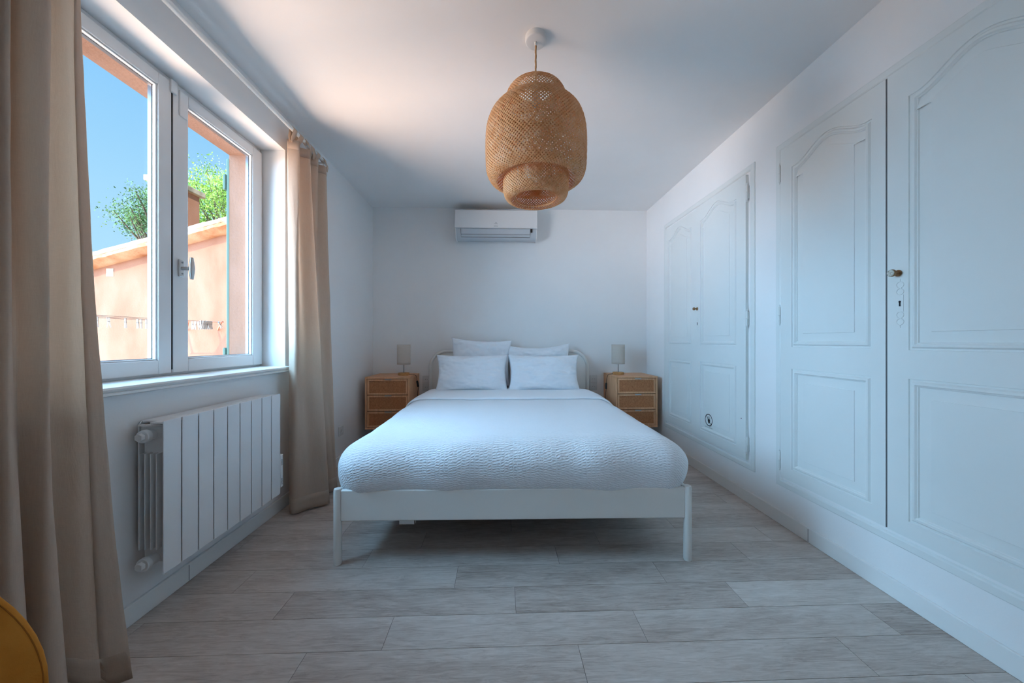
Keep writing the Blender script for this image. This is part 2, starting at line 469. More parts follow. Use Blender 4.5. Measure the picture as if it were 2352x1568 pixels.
# ------------------------------------------------------------------ window
win = bpy.data.objects.new('window_1', None); C.objects.link(win); struct(win)
FZ0, FZ1 = 0.902, 2.293
def frame_ring(name, x0, x1, y0, y1, z0, z1, wl_, wr_, wb_, wt_, m, parent, bevel=0.003):
    q = MB()
    q.box(x0, x1, y0, y0+wl_, z0, z1); q.box(x0, x1, y1-wr_, y1, z0, z1)
    q.box(x0, x1, y0+wl_, y1-wr_, z0, z0+wb_); q.box(x0, x1, y0+wl_, y1-wr_, z1-wt_, z1)
    return q.build(name, m, parent, bevel)
fixed = frame_ring('fixed_frame', -1.615, -1.548, OY0, OY1, FZ0, FZ1, 0.05, 0.03, 0.045, 0.04, M_upvc, win)
struct(fixed)
def sash(y0, y1, left):
    z0, z1 = FZ0+0.012, 2.265
    s = frame_ring('sash', -1.572, -1.528, y0, y1, z0, z1, 0.079, (0.060 if left else 0.079), 0.062, 0.054, M_upvc, win, 0.004)
    gy0, gy1, gz0, gz1 = y0+0.079, y1-(0.060 if left else 0.079), z0+0.062, z1-0.054
    # glazing bead: stepped inner edge
    b = frame_ring('glazing_bead', -1.570, -1.536, gy0, gy1, gz0, gz1, 0.006, 0.006, 0.006, 0.006, M_upvc, s, 0.002)
    g = frame_ring('glazing_gasket', -1.568, -1.552, gy0+0.006, gy1-0.006, gz0+0.006, gz1-0.006, 0.003, 0.003, 0.003, 0.003, M_steel, s, 0)
    p = box_obj('pane', M_glass, (-1.562, -1.558, gy0+0.006, gy1-0.006, gz0+0.006, gz1-0.006), s)
    return s
sL = sash(0.998, 1.638, True); sR = sash(1.644, 2.240, False)
# dark strip in the gap between the sashes, bolt cap, hinge cover
box_obj('meeting_gap', M_gap, (-1.545, -1.5285, 1.6385, 1.6435, 0.93, 2.25), win)
box_obj('bolt_cap', M_upvc, (-1.53, -1.518, 1.628, 1.658, 2.215, 2.275), win, 0.004)
box_obj('hinge_cover', M_upvc, (-1.53, -1.522, 1.672, 1.716, 2.135, 2.255), win, 0.006)
# handle
hd = MB(); hd.box(-1.528, -1.518, 1.667, 1.692, 1.368, 1.450); ro = hd.build('handle', M_chrome, sR, 0.004, 3)
hd = MB(); hd.tube([(-1.52, 1.68, 1.408), (-1.478, 1.68, 1.408)], 0.009, 16)
hd.build('handle_stem', M_chrome, ro)
hd = MB(); rows = []
for i in range(13):
    t = -1+2*i/12; z = 1.408+0.052*t; w = 0.007+0.006*(1-t*t); d = 0.006+0.006*(1-abs(t))
    rows.append([(-1.474+d*math.cos(a), 1.68+w*math.sin(a), z) for a in [2*PI*k/12 for k in range(12)]])
b0 = len(hd.v); hd.quadgrid(rows, close_v=True)
hd.f.append(tuple(range(b0, b0+12))); hd.mi.append(0); hd.f.append(tuple(range(b0+144, b0+156))); hd.mi.append(0)
hd.build('handle_grip', M_chrome, ro)
for zz in (1.383, 1.436):
    m = MB(); m.lathe([(0.0045, 0), (0.004, 0.0015)], 12, (-1.518, 1.68, zz), axis='Y'); 
    m = MB(); m.tube([(-1.5185, 1.68, zz), (-1.5165, 1.68, zz)], 0.0042, 12); m.build('screw', M_steel, ro)
# sill board
q = MB()
prof = [(-1.548, 0.868), (-1.352, 0.868), (-1.345, 0.872), (-1.345, 0.880), (-1.350, 0.883), (-1.343, 0.887), (-1.340, 0.893), (-1.343, 0.900), (-1.352, 0.902), (-1.548, 0.902)]
q.prism([(p[0], p[1]) for p in prof], 'Y', OY0-0.0, OY1-0.0)
q2 = MB()
q.v = q.v; o = q.build('trim_3', M_trim, None, 0.0, angle=30); struct(o)
q = MB()
prof2 = [(-1.3895, 0.868), (-1.352, 0.868), (-1.345, 0.872), (-1.345, 0.880), (-1.350, 0.883), (-1.343, 0.887), (-1.340, 0.893), (-1.343, 0.900), (-1.352, 0.902), (-1.3895, 0.902)]
q.prism(prof2, 'Y', OY1, OY1+0.02)
q.prism(prof2, 'Y', OY0-0.05, OY0)
struct(q.build('trim_4', M_trim, angle=30))
# outer sill
struct(box_obj('trim_5', M_terra2, (-1.78, -1.62, OY0-0.03, OY1+0.03, 0.86, 0.905), None, 0.004))

# glazed double door, added out of view to brighten the room's front
gd = bpy.data.objects.new('added_door_1', None); C.objects.link(gd); struct(gd)
frame_ring('added_door_frame', -1.615, -1.55, DY0, DY1, 0.0, OZ1, 0.04, 0.04, 0.03, 0.04, M_upvc, gd)
ym = (DY0+DY1)/2
for a, b in ((DY0+0.03, ym-0.002), (ym+0.002, DY1-0.03)):
    l_ = frame_ring('added_door_leaf', -1.60, -1.54, a, b, 0.02, OZ1-0.03, 0.07, 0.07, 0.09, 0.07, M_upvc, gd)
    box_obj('pane', M_glass, (-1.572, -1.568, a+0.07, b-0.07, 0.11, OZ1-0.10), l_)

# ------------------------------------------------------------------ outdoors
bld = thing('house_wing', 'peach rendered gable wing of the house with sloping tiled roof, outside the window', 'building', (-3.0, 3.6, -3.0))
def out(b, name, m, bev=0, **k):
    return b
def rel(mb, base): mb.v = [(x-base[0], y-base[1], z-base[2]) for x, y, z in mb.v]; return mb
BB = (-3.0, 3.6, -3.0)
rz = lambda x: 1.927+0.283*(x+4.052)
q = MB(); q.prism([(-4.16, -3.0), (-1.735, -3.0), (-1.735, rz(-1.735)-0.06), (-4.16, rz(-4.16)-0.06)], 'Y', 3.6, 6.2)
rel(q, BB).build('wall', M_terra, bld)
q = MB(); q.prism([(-4.24, rz(-4.24)-0.055), (-1.735, rz(-1.735)-0.055), (-1.735, rz(-1.735)), (-4.24, rz(-4.24))], 'Y', 3.5, 6.3)
roof = rel(q, BB).build('roof', M_tile, bld)
q = MB()                                            # mortar bed and verge tiles along the gable edge
x = -4.24
while x < -1.76:
    x1 = min(x+0.30, -1.736); n = 12; rows = []
    for i in range(9):
        t = i/8; xx = x+(x1-x)*t; R = 0.062-0.010*t
        rows.append([(xx, 3.53-R*1.0*math.cos(PI*j/n)*0.85+0.006*noise.noise((xx*14, j*.7, 1)), rz(xx)-0.050+R*1.15*math.sin(PI*j/n)+0.008*t+0.005*noise.noise((xx*20, j*.5, 5))) for j in range(n+1)])
    q.quadgrid(rows); x += 0.285
rows = []
for i in range(120):
    xx = -4.24+i*(2.504)/119
    zb = rz(xx)-0.052; rows.append([(xx, 3.478+0.004*noise.noise((xx*15, 0, 0)), zb+0.002), (xx, 3.482+0.004*noise.noise((xx*15, 3, 0)), zb-0.028+0.008*noise.noise((xx*11, 0, 3))), (xx, 3.54, zb-0.062+0.012*noise.noise((xx*13, 0, 8))), (xx, 3.6, zb-0.068)])
q.quadgrid(rows)
vt = rel(q, BB).build('verge_tiles', M_verge, bld, recalc=False)
q = MB(); q.box(-4.25, -4.06, 4.30, 4.74, 1.6, 3.0); ch = rel(q, BB).build('chimney', M_terra, bld)
q = MB(); q.box(-4.29, -4.015, 4.24, 4.79, 3.0, 3.07); rel(q, BB).build('chimney_cap', M_stone, ch, 0.01)
q = MB(); q.box(-4.0, -3.93, 3.597, 3.6, 1.72, 1.80); rel(q, BB).build('plaster_patch', M_patch, bld)
sh = box_obj('window_shutter', M_green, (-1.754, -1.734, OY1-0.008, OY1+0.60, 0.93, 2.23), None, 0.004)
tag(sh, 'pale green shutter folded back against the outside wall beside the window', 'shutter')
for z0, z1 in ((2.03, 2.13), (0.93, 1.02)):
    q = MB(); q.box(-1.775, -1.754, OY1-0.012, OY1+0.05, z0, z1); q.build('shutter_hinge', M_green, sh, 0.006)

dl = thing('clothes_line', 'wall-mounted washing line, three wires on red arms, outside the window', 'clothes line', (-2.82, 3.6, 1.12))
CB = (-2.82, 3.6, 1.12)
LX = (-2.66, -2.82, -2.97)
for xx in LX:
    q = MB(); q.tube([(xx, 0.3, 1.235), (xx, 1.8, 1.228), (xx, 3.34, 1.242)], 0.0016, 6); rel(q, CB).build('wire', M_steel, dl)
for xx in (-2.66, -2.97):
    q = MB(); q.tube([(xx+0.012, 3.34, 1.250), (xx, 3.345, 1.246), (xx-0.24, 3.60, 1.18)], 0.007, 10); rel(q, CB).build('arm', M_bracket, dl)
q = MB(); q.tube([(-2.64, 3.34, 1.245), (-2.99, 3.34, 1.245)], 0.005, 10); rel(q, CB).build('crossbar', M_bracket, dl)

def peg_mesh():
    q = MB()
    for s_ in (-1, 1):
        q.prism([(s_*0.002, 0.012), (s_*0.009, 0.012), (s_*0.006, -0.020), (s_*0.012, -0.064), (s_*0.006, -0.064), (s_*0.001, -0.022)], 'X', -0.005, 0.005)
    return q
def make_peg():
    o = peg_mesh().build('clothes_peg', M_peg)
    s_ = MB(); s_.tube([(-0.006, -0.007, -0.018), (-0.006, 0.007, -0.018), (0.006, 0.007, -0.018), (0.006, -0.007, -0.018)], 0.0014, 6, closed=True)
    s_.build('spring', M_steel, o); return o
peg0 = make_peg(); first = True
def wire_z(y): return 1.235-0.007*math.sin(max(0, min(1, (y-0.3)/3.0))*PI)
def peg(y, X, label, rot, roll=0.0):
    global first
    o = peg0 if first else copy_tree(peg0)
    first = False
    o.location = (X, y, wire_z(y)); o.rotation_euler = (roll, 0, rot)
    return tag(o, label, 'clothes peg', 'clothes pegs on the washing line')
rk = random.Random(5)
for py, lab, rt in ((2.613, 'white clothes peg hanging leftmost on the washing line', 0.6), (2.686, 'splayed white clothes peg, second from the left on the washing line', -0.6),
                    (2.803, 'lone clothes peg, third from the left on the washing line', 0.5), (2.894, 'clothes peg, left one of the close pair on the washing line', 0.4),
                    (2.921, 'clothes peg, right one of the close pair on the washing line', 0.5), (2.962, 'clothes peg half hidden by the middle window frame on the washing line', 0.5)):
    peg(py, -2.97, lab, rt, rk.uniform(-0.1, 0.1))
for X, lst in ((-2.82, (3.22, 3.251, 3.283)), (-2.66, (3.123, 3.145, 3.163, 3.177, 3.19, 3.204, 3.218, 3.232))):
    for py in lst: peg(py, X, 'pale clothes peg in the bunch on the line seen through the right pane', rk.uniform(0.9, 1.6), rk.uniform(-0.3, 0.3))
peg(3.315, -2.66, 'tilted clothes peg nearest the tip of the red wall arm', 0.3, 0.9)

def make_tree(name, label, base, height, crown_c, crown_r, m, nl, seed, ls=1.0):
    R = random.Random(seed)
    t = thing(name, label, 'tree', base)
    q = MB(); cc = Vector(crown_c)-Vector(base)
    q.tube([(0, 0, 0), (0.1, 0, cc.z*0.5), (cc.x*0.7, cc.y*0.7, cc.z*0.8), tuple(cc)], [0.22, 0.17, 0.12, 0.05], 10)
    tips = []
    for i in range(38):
        a = R.uniform(0, 2*PI); el = R.uniform(-0.5, 1.4)
        d = Vector((math.cos(a)*math.cos(el), math.sin(a)*math.cos(el), math.sin(el)))
        r = R.uniform(0.55, 1.0)
        e_ = cc+Vector((d.x*crown_r[0], d.y*crown_r[1], d.z*crown_r[2]))*r
        s_ = cc*R.uniform(0.75, 1.0); s_.z = cc.z*R.uniform(0.75, 0.95)
        mid = (s_+e_)/2+Vector((0, 0, R.uniform(-0.1, 0.25)))
        pts = catmull([s_, mid, e_], 4); q.tube(pts, [0.045-0.034*k/(len(pts)-1) for k in range(len(pts))], 6)
        tips.append(e_); tips.append(mid*0.4+e_*0.6)
    q.build('trunk', M_bark, t)
    f = MB()
    for i in range(nl):
        c = R.choice(tips)+Vector((R.gauss(0, 1), R.gauss(0, 1), R.gauss(0, 0.8)))*0.17*crown_r[0]
        s_ = R.uniform(0.03, 0.065)*ls
        a = Vector((R.gauss(0, 1), R.gauss(0, 1), R.gauss(0, 1))).normalized(); b = a.orthogonal().normalized()
        b.rotate(Matrix.Rotation(R.uniform(0, 6.28), 3, a)); cdir = a.cross(b)
        f.face([c-b*s_, c+cdir*s_*0.5, c+b*s_, c-cdir*s_*0.5])
    f.build('foliage', m, t, recalc=False, smooth=False)
make_tree('tree', 'dark green tree above the roof edge, seen through the left pane', (-10.75, 11, -3), 8, (-10.75, 11, 4.75), (0.98, 1.1, 0.95), M_leaf, 9000, 2, 0.62)
make_tree('tree', 'bright green tree behind the chimney, seen through the right pane', (-12.5, 16, -3), 9, (-12.4, 16, 6.8), (1.7, 1.8, 2.1), M_leaf2, 15000, 9, 0.9)

# ------------------------------------------------------------------ curtain rod and curtains
RX, RZ = -1.31, 2.395
rod = thing('curtain_rod', 'white metal curtain rod running along the wall above the window', 'curtain rod', (RX, 1.4, RZ))
RB = (RX, 1.4, RZ)
q = MB(); q.tube([(RX, 0.25, RZ), (RX, 2.62, RZ)], 0.0125, 20); rel(q, RB).build('pole', M_trim, rod)
for yy in (0.30, 2.60):
    q = MB(); q.tube([(XL, yy, RZ), (RX-0.012, yy, RZ)], 0.006, 12); q.lathe([(0.02, 0.0), (0.02, 0.004), (0.012, 0.008)], 24, (XL+0.0085, yy, RZ), axis='X')
    rel(q, RB).build('bracket', M_trim, rod)
for yy, s_ in ((0.25, -1), (2.62, 1)):
    q = MB(); q.tube([(RX, yy, RZ), (RX, yy+s_*0.012, RZ)], 0.0135, 20); rel(q, RB).build('end_cap', M_trim, rod)

def curtain(label, T, Bt, ztop, zbot, per=6, rows=70, ease=1.0, tabs=6, bottom_fn=None, hem_edge=None, hem_w=0.05, sway=0.006, seed=0):
    root = thing('curtain', label, 'curtain', (sum(p[0] for p in Bt)/len(Bt), sum(p[1] for p in Bt)/len(Bt), 0), 0, 'beige linen curtains on the rod')
    base = root.location
    tp = catmull([(x, y, 0) for x, y in T], per); bp = catmull([(x, y, 0) for x, y in Bt], per)
    n = len(tp); tp = tp[:n]; bp = bp[:n]
    # arclength for uv
    al = [0]
    for i in range(1, n): al.append(al[-1]+(bp[i]-bp[i-1]).length)
    def surf(i, k):
        f = k/(rows-1); z = ztop+(zbot-ztop)*f
        w = f**ease
        p = tp[i]*(1-w)+bp[i]*w
        s_ = sway*min(1, f*6)
        nx = noise.noise((i*0.23+seed, z*1.6, 3+seed)); ny = noise.noise((i*0.23+9, z*1.6, seed))
        fx = noise.noise((i*0.5, z*7, seed+20))*0.0025
        if bottom_fn: z = z+bottom_fn(i/(n-1), f)
        return Vector((p.x+nx*s_+fx, p.y+ny*s_*0.6, z))-base
    q = MB(); P = [[surf(i, k) for k in range(rows)] for i in range(n)]
    q.quadgrid(P)
    uv = [(al[i], (ztop-zbot)*k/(rows-1)) for i in range(n) for k in range(rows)]
    panel = q.build('panel', M_linen, root, recalc=False, angle=180, uvs=uv)
    sm = panel.modifiers.new('thick', 'SOLIDIFY'); sm.thickness = 0.0012
    # header band, bottom hem
    def band(name, i0, i1, k0, k1, off):
        b = MB(); PP = []
        for i in range(i0, i1+1):
            row = []
            for k in range(k0, k1+1):
                a = P[i][k]; t = P[min(i+1, n-1)][k]-P[max(i-1, 0)][k]; nrm = Vector((t.y, -t.x, 0)).normalized()
                row.append(a+nrm*off)
            PP.append(row)
        b.quadgrid(PP); uvv = [(al[i], (ztop-zbot)*k/(rows-1)) for i in range(i0, i1+1) for k in range(k0, k1+1)]
        o = b.build(name, M_linen, root, recalc=False, angle=180, uvs=uvv)
        s2 = o.modifiers.new('thick', 'SOLIDIFY'); s2.thickness = 0.0012; s2.offset = 0
        return o
    band('top_hem', 0, n-1, 0, 2, 0.0022)
    band('bottom_hem', 0, n-1, rows-4, rows-1, 0.0022)
    if hem_edge == 'end':
        j = n-1
        while j > 0 and al[-1]-al[j] < hem_w: j -= 1
        band('side_hem', j, n-1, 0, rows-1, 0.0022)
    # tabs looping over the rod
    for t in range(tabs):
        i = int((t+0.35)/(tabs-0.3)*(n-1)); a = P[i][0]+base
        y = tp[i].y; q = MB(); rows_ = []
        loop = []
        for k in range(9):
            ang = -0.25+(PI+0.5)*k/8
            loop.append((RX+0.015*math.cos(ang), RZ+0.015*math.sin(ang)))
        path = [(a.x+0.004, ztop-0.02)]+[(a.x+0.010, ztop+0.012)]+loop+[(a.x-0.010, ztop+0.012), (a.x-0.004, ztop-0.02)]
        tw = 0.3*math.sin(t*2.3)
        for (x_, z_) in path:
            fr = (z_-ztop+0.02)/(RZ-ztop+0.02)
            c_ = Vector((x_, y+0.004*math.sin(t*1.7)*fr, z_)); hw = 0.019
            dr = Vector((math.sin(tw)*(0.6 if z_ < RZ-0.02 else 0.15), math.cos(tw), 0))
            rows_.append([tuple(c_-dr*hw-base), tuple(c_+dr*hw-base)])
        q.quadgrid(rows_)
        uvv = [(0.02*j, 0.02*i2) for i2 in range(len(path)) for j in range(2)]
        o = q.build('tab', M_linen, root, recalc=False, angle=180, uvs=uvv)
        s2 = o.modifiers.new('thick', 'SOLIDIFY'); s2.thickness = 0.0016; s2.offset = 0
    return root
# left curtain
N = 15; T = []; Bt = []
rj = random.Random(11)
for k in range(N+1):
    odd = k % 2
    T.append((-1.31+(0.030 if odd else -0.028), 0.36+0.75*k/N+rj.uniform(-.006, .006)))
    Bt.append((-1.205+(0.062 if odd else -0.055)+rj.uniform(-.012, .012), 0.30+0.80*k/N+rj.uniform(-.012, .012)))
T[-1] = (-1.322, 1.114); T[-2] = (-1.300, 1.070); T[-3] = (-1.318, 1.040); T[-4] = (-1.345, 1.015); T[-5] = (-1.262, 1.000)
T[-6] = (-1.272, 0.957); T[-7] = (-1.348, 0.958); T[-8] = (-1.272, 0.925); T[-9] = (-1.342, 0.895)
Bt[-1] = (-1.148, 1.100); Bt[-2] = (-1.205, 1.030); Bt[-3] = (-1.270, 0.985); Bt[-4] = (-1.145, 0.948); Bt[-5] = (-1.165, 0.910)
Bt[-6] = (-1.255, 0.915); Bt[-7] = (-1.140, 0.880); Bt[-8] = (-1.160, 0.842); Bt[-9] = (-1.250, 0.83)
def lift(u, f):
    g = math.exp(-((u-0.90)/0.05)**2); return 0.085*g*f**8
curtain('beige linen tab-top curtain bunched at the left edge, behind the mustard chair', T, Bt, 2.335, 0.012, 6, 80, 1.7, 8, lift, 'end', 0.042, seed=1)
# right curtain
T = [(-1.342, 2.195), (-1.285, 2.222), (-1.335, 2.275), (-1.275, 2.325), (-1.335, 2.375), (-1.275, 2.425), (-1.335, 2.48), (-1.28, 2.53), (-1.30, 2.585)]
Bt = [(-1.315, 2.175), (-1.262, 2.120), (-1.195, 2.185), (-1.112, 2.255), (-1.215, 2.300), (-1.275, 2.360), (-1.18, 2.425), (-1.17, 2.48), (-1.27, 2.54)]
curtain('beige linen tab-top curtain hanging between the window and the bed', T, Bt, 2.335, 0.012, 8, 80, 1.1, 6, None, None, seed=5)

# ------------------------------------------------------------------ radiator
rad = thing('radiator', 'white wall-mounted electric radiator with nine flat columns under the window', 'radiator', (XL, 1.67, 0.18))
RB = (XL, 1.67, 0.18)
ry0, ry1, rz0, rz1, rxf = 1.325, 2.010, 0.183, 0.760, -1.268
w = (ry1-ry0)/9
for i in range(9):
    q = MB(); a = ry0+i*w+0.0022; b = ry0+(i+1)*w-0.0022
    q.box(rxf-0.004, rxf, a, b, rz0, rz1)
    q.box(rxf-0.05, rxf-0.004, a, b, rz1-0.012, rz1-0.004)
    rel(q, RB).build('front_column', M_rad, rad, 0.0015)
    q = MB(); 
    q.box(XL+0.016, rxf-0.004, (a+b)/2-0.012, (a+b)/2+0.012, rz1-0.07, rz1-0.02)
    for k in range(4):
        xx = XL+0.026+k*0.021
        q.box(xx, xx+0.003, a+0.004, b, rz0+0.09, rz1-0.125)
    q.box(XL+0.02, rxf-0.005, (a+b)/2-0.003, (a+b)/2+0.003, rz0+0.03, rz1-0.02)
    rel(q, RB).build('fin_block', M_rad, rad, 0.001)
for i in range(1, 9):
    q = MB(); q.box(rxf-0.010, rxf-0.0055, ry0+i*w-0.004, ry0+i*w+0.004, rz0+0.004, rz1-0.012); rel(q, RB).build('gap_shade', M_gap, rad)  # black strips behind the columns, painting in the shade of the gaps
q = MB(); q.prism([(ry0+0.018, 0.275), (ry1-0.01, 0.275), (ry1-0.01, rz1-0.004), (ry0+0.03, rz1-0.004), (ry0+0.018, rz1-0.02)], 'X', XL+0.012, XL+0.016)
rel(q, RB).build('back_panel', M_rad, rad, 0.001)
q = MB(); q.box(XL+0.018, rxf-0.052, ry0+0.03, ry1-0.006, rz1-0.010, rz1-0.004)
for i in range(9):
    q.box(XL+0.018, rxf-0.006, ry0+i*w+0.012, ry0+(i+1)*w-0.02, rz1-0.022, rz1-0.016)
rel(q, RB).build('top_grille', M_rad, rad, 0.001)
for zz, nm in ((rz1-0.055, 'upper'), (rz0+0.045, 'lower')):
    q = MB(); q.tube([(XL+0.060, ry1-0.01, zz), (XL+0.060, ry0+0.004, zz)], 0.019, 20)
    p_ = rel(q, RB).build('header_tube', M_rad, rad)
    q = MB(); q.tube([(XL+0.060, ry0+0.005, zz), (XL+0.060, ry0-0.014, zz)], 0.024, 24); q.tube([(XL+0.060, ry0-0.014, zz), (XL+0.060, ry0-0.028, zz)], 0.016, 6)
    rel(q, RB).build('plug_cap', M_rad, p_, 0.0025)
q = MB(); q.box(XL+0.03, rxf, ry1, ry1+0.026, 0.215, 0.405); ctl = rel(q, RB).build('control_box', M_rad, rad, 0.004)
for z0 in (0.345, 0.235):
    q = MB()
    for k in range(5): q.box(rxf-0.0002, rxf+0.0006, ry1+0.006, ry1+0.017, z0+k*0.007, z0+k*0.007+0.003)
    q.box(rxf-0.0004, rxf-0.0001, ry1+0.006, ry1+0.017, z0, z0+0.031)
    rel(q, RB).build('vent_slots', M_greyprint, ctl)
for yy in (1.45, 1.85):
    for zz in (0.33, 0.70):
        q = MB(); q.box(XL, XL+0.02, yy, yy+0.03, zz, zz+0.03); rel(q, RB).build('wall_bracket', M_rad, rad)

# ------------------------------------------------------------------ built-in cupboards on the right wall
def arch_loop(y0, y1, z0, z1, hump=0.0, n=28):
    pts = [(y0, z0), (y1, z0)]
    if hump <= 0: pts += [(y1, z1), (y0, z1)]
    else:
        for i in range(n+1):
            t = i/n; s_ = 0.5-0.5*math.cos(2*PI*min(1, max(0, (t-0.06)/0.88)))
            pts.append((y1+(y0-y1)*t, z1+hump*s_**0.85))
    return pts
def offset(pts, d):
    n = len(pts); out = []
    for i in range(n):
        p0 = Vector(pts[i-1]); p = Vector(pts[i]); p2 = Vector(pts[(i+1) % n])
        a = (p-p0).normalized(); b = (p2-p).normalized()
        na = Vector((-a.y, a.x)); nb = Vector((-b.y, b.x)); m = (na+nb)
        if m.length < 1e-6: m = na
        m.normalize(); c = max(0.35, m.dot(na))
        out.append(tuple(p+m*(d/c)))
    return out
PROFILE = [(0, 0), (0.0015, -0.005), (0.008, -0.005), (0.014, 0.002), (0.022, 0.003), (0.026, -0.002), (0.029, -0.003), (0.031, -0.008), (0.036, -0.008), (0.072, -0.001), (0.0735, 0.0015)]
def cupboard_door(y0, y1, z0, z1, loops, xf, th, m, parent, prof=PROFILE, scale=1.0):
    bm = bmesh.new()
    def V(p, h): return bm.verts.new((xf-h, p[0], p[1]))
    outer = [V(p, 0) for p in ((y0, z0), (y1, z0), (y1, z1), (y0, z1))]
    oe = [bm.edges.new((outer[i], outer[(i+1) % 4])) for i in range(4)]
    edges = list(oe)
    for lp in loops:
        prev = [V(p, 0) for p in lp]; n = len(lp)
        edges += [bm.edges.new((prev[i], prev[(i+1) % n])) for i in range(n)]
        for d, h in prof[1:]:
            cur = [V(p, h) for p in offset(lp, d*scale)]
            for i in range(n):
                j = (i+1) % n; bm.faces.new((prev[i], prev[j], cur[j], cur[i]))
            prev = cur
        bm.faces.new(prev)
    bmesh.ops.triangle_fill(bm, use_beauty=True, use_dissolve=False, edges=edges)
    back = [bm.verts.new((xf+th, v.co.y, v.co.z)) for v in outer]
    for i in range(4):
        j = (i+1) % 4; bm.faces.new((outer[i], outer[j], back[j], back[i]))
    bm.faces.new(back)
    bmesh.ops.recalc_face_normals(bm, faces=bm.faces)
    me = bpy.data.meshes.new('door'); bm.to_mesh(me); bm.free()
    me.materials.append(m)
    for p in me.polygons: p.use_smooth = True
    me.set_sharp_from_angle(angle=math.radians(22))
    o = bpy.data.objects.new('door', me); C.objects.link(o); o.parent = parent
    return o
def trim_ring(y0, y1, z0, z1, parent):
    q = MB(); lp = [(y0, z0), (y1, z0), (y1, z1), (y0, z1)]
    prof = [(0, 0), (0.0, 0.005), (0.004, 0.008), (0.030, 0.009), (0.036, 0.006), (0.04, 0.0)]
    rows = [[(XR-h, p[0], p[1]) for p in offset(lp, d)] for d, h in prof]
    q.quadgrid(rows, close_v=True)
    return q.build('frame', M_door, parent, angle=25)
def hinge(y, z, parent, L=0.125, x=None):
    q = MB(); x = x or XR-0.014; r = 0.0065
    prof = [(0.002, 0), (0.005, 0.006), (0.0035, 0.012), (r, 0.016), (r, L/2-0.006), (0.0075, L/2-0.003), (0.0055, L/2), (0.0075, L/2+0.003), (r, L/2+0.006), (r, L-0.016), (0.0035, L-0.012), (0.005, L-0.006), (0.002, L)]
    q.lathe(prof, 14, (x, y, z-L/2)); q.box(x, XR+0.001, y-0.003, y+0.003, z-L/2+0.02, z+L/2-0.02)
    return q.build('hinge', M_door, parent)
def knob(y, z, parent, r, m1, m2, xf):
    q = MB(); q.lathe([(0.013, 0), (0.013, 0.003), (0.006, 0.006), (0.005, 0.016), (r*0.8, 0.022), (r, 0.026), (r, 0.030), (r*0.92, 0.033)], 28, (xf, y, z), axis='X')
    k = q.build('knob', m1, parent)
    q = MB(); q.lathe([(r*0.90, 0.0325), (r*0.8, 0.0355), (r*0.4, 0.037), (0.0005, 0.0372)], 28, (xf, y, z), axis='X')
    q.build('knob_face', m2, k); return k
def knob_face_mat():
    m = mat('speckled_ceramic', srgb(214, 214, 204), 0.3)
    n = noise_tex(m, coords(m), 160, 5, 0.7)
    link(m, ramp(m, n.outputs[0], [(0.40, srgb(120, 96, 66)), (0.48, srgb(206, 206, 196))]), bsdf(m).inputs['Base Color']); return m
M_brass = mat('aged_brass', srgb(150, 116, 84), 0.4, 0.7)
M_ceramic = knob_face_mat()
def keyhole(y, z, parent, xf):
    q = MB(); q.lathe([(0.0042, 0), (0.0042, 0.0012)], 16, (xf, y, z+0.006), axis='X'); q.box(xf-0.0012, xf, y-0.0026, y+0.0026, z-0.012, z+0.006)
    return q.build('keyhole', M_print, parent)
def escutcheon(y, z, parent, xf, s_=1.0):
    q = MB()
    q.box(xf-0.0016, xf, y-0.012*s_, y+0.012*s_, z-0.034*s_, z+0.034*s_)
    for sg in (-1, 1):
        for kk, rr_ in ((0.047, 0.0125), (0.075, 0.0125)):
            c = (y, z+sg*kk*s_)
            q.tube([(xf-0.0006, c[0]+rr_*s_*math.cos(a), c[1]+rr_*s_*math.sin(a)) for a in [2*PI*k/20 for k in range(20)]], 0.0016, 6, closed=True)
        q.tube([(xf-0.0004, y-0.006*s_, z+sg*0.061*s_), (xf-0.0004, y+0.006*s_, z+sg*0.061*s_)], 0.0022, 6)
        q.tube([(xf-0.0004, y, z+sg*0.088*s_), (xf-0.0004, y, z+sg*0.1*s_)], [0.0022, 0.001], 6)
    return q.build('escutcheon', M_door, parent)
XF = XR-0.010
# far cupboard
cf = thing('built_in_cupboard', 'white built-in cupboard with arched panels and small round warning sticker, beside the right bedside cabinet', 'cupboard', (XR, 2.74, 0.22), 0, 'built-in cupboards in the right wall')
trim_loc = (XR, 2.74, 0.22)
def setp(o, base):
    o.matrix_parent_inverse = Matrix.Translation(-Vector(base)); return o
f_ = setp(trim_ring(2.135, 3.348, 0.222, 2.212, cf), trim_loc)
dR = setp(cupboard_door(2.195, 2.778, 0.283, 2.158, [arch_loop(2.283, 2.708, 0.35, 0.90), arch_loop(2.283, 2.708, 1.03, 2.035, 0.072)], XF-0.010, 0.019, M_door, cf), trim_loc)
dL = setp(cupboard_door(2.783, 3.308, 0.283, 2.158, [arch_loop(2.853, 3.243, 0.35, 0.895), arch_loop(2.853, 3.243, 1.03, 2.035, 0.072)], XF, 0.009, M_door, cf), trim_loc)
for zz in (2.04, 1.212, 0.382): hinge(2.190, zz, dR)
knob(2.748, 1.328, dR, 0.012, M_brass, M_brass, XF-0.010)
escutcheon(2.745, 1.206, dR, XF-0.010, 0.6); keyhole(2.745, 1.206, dR, XF-0.0116)
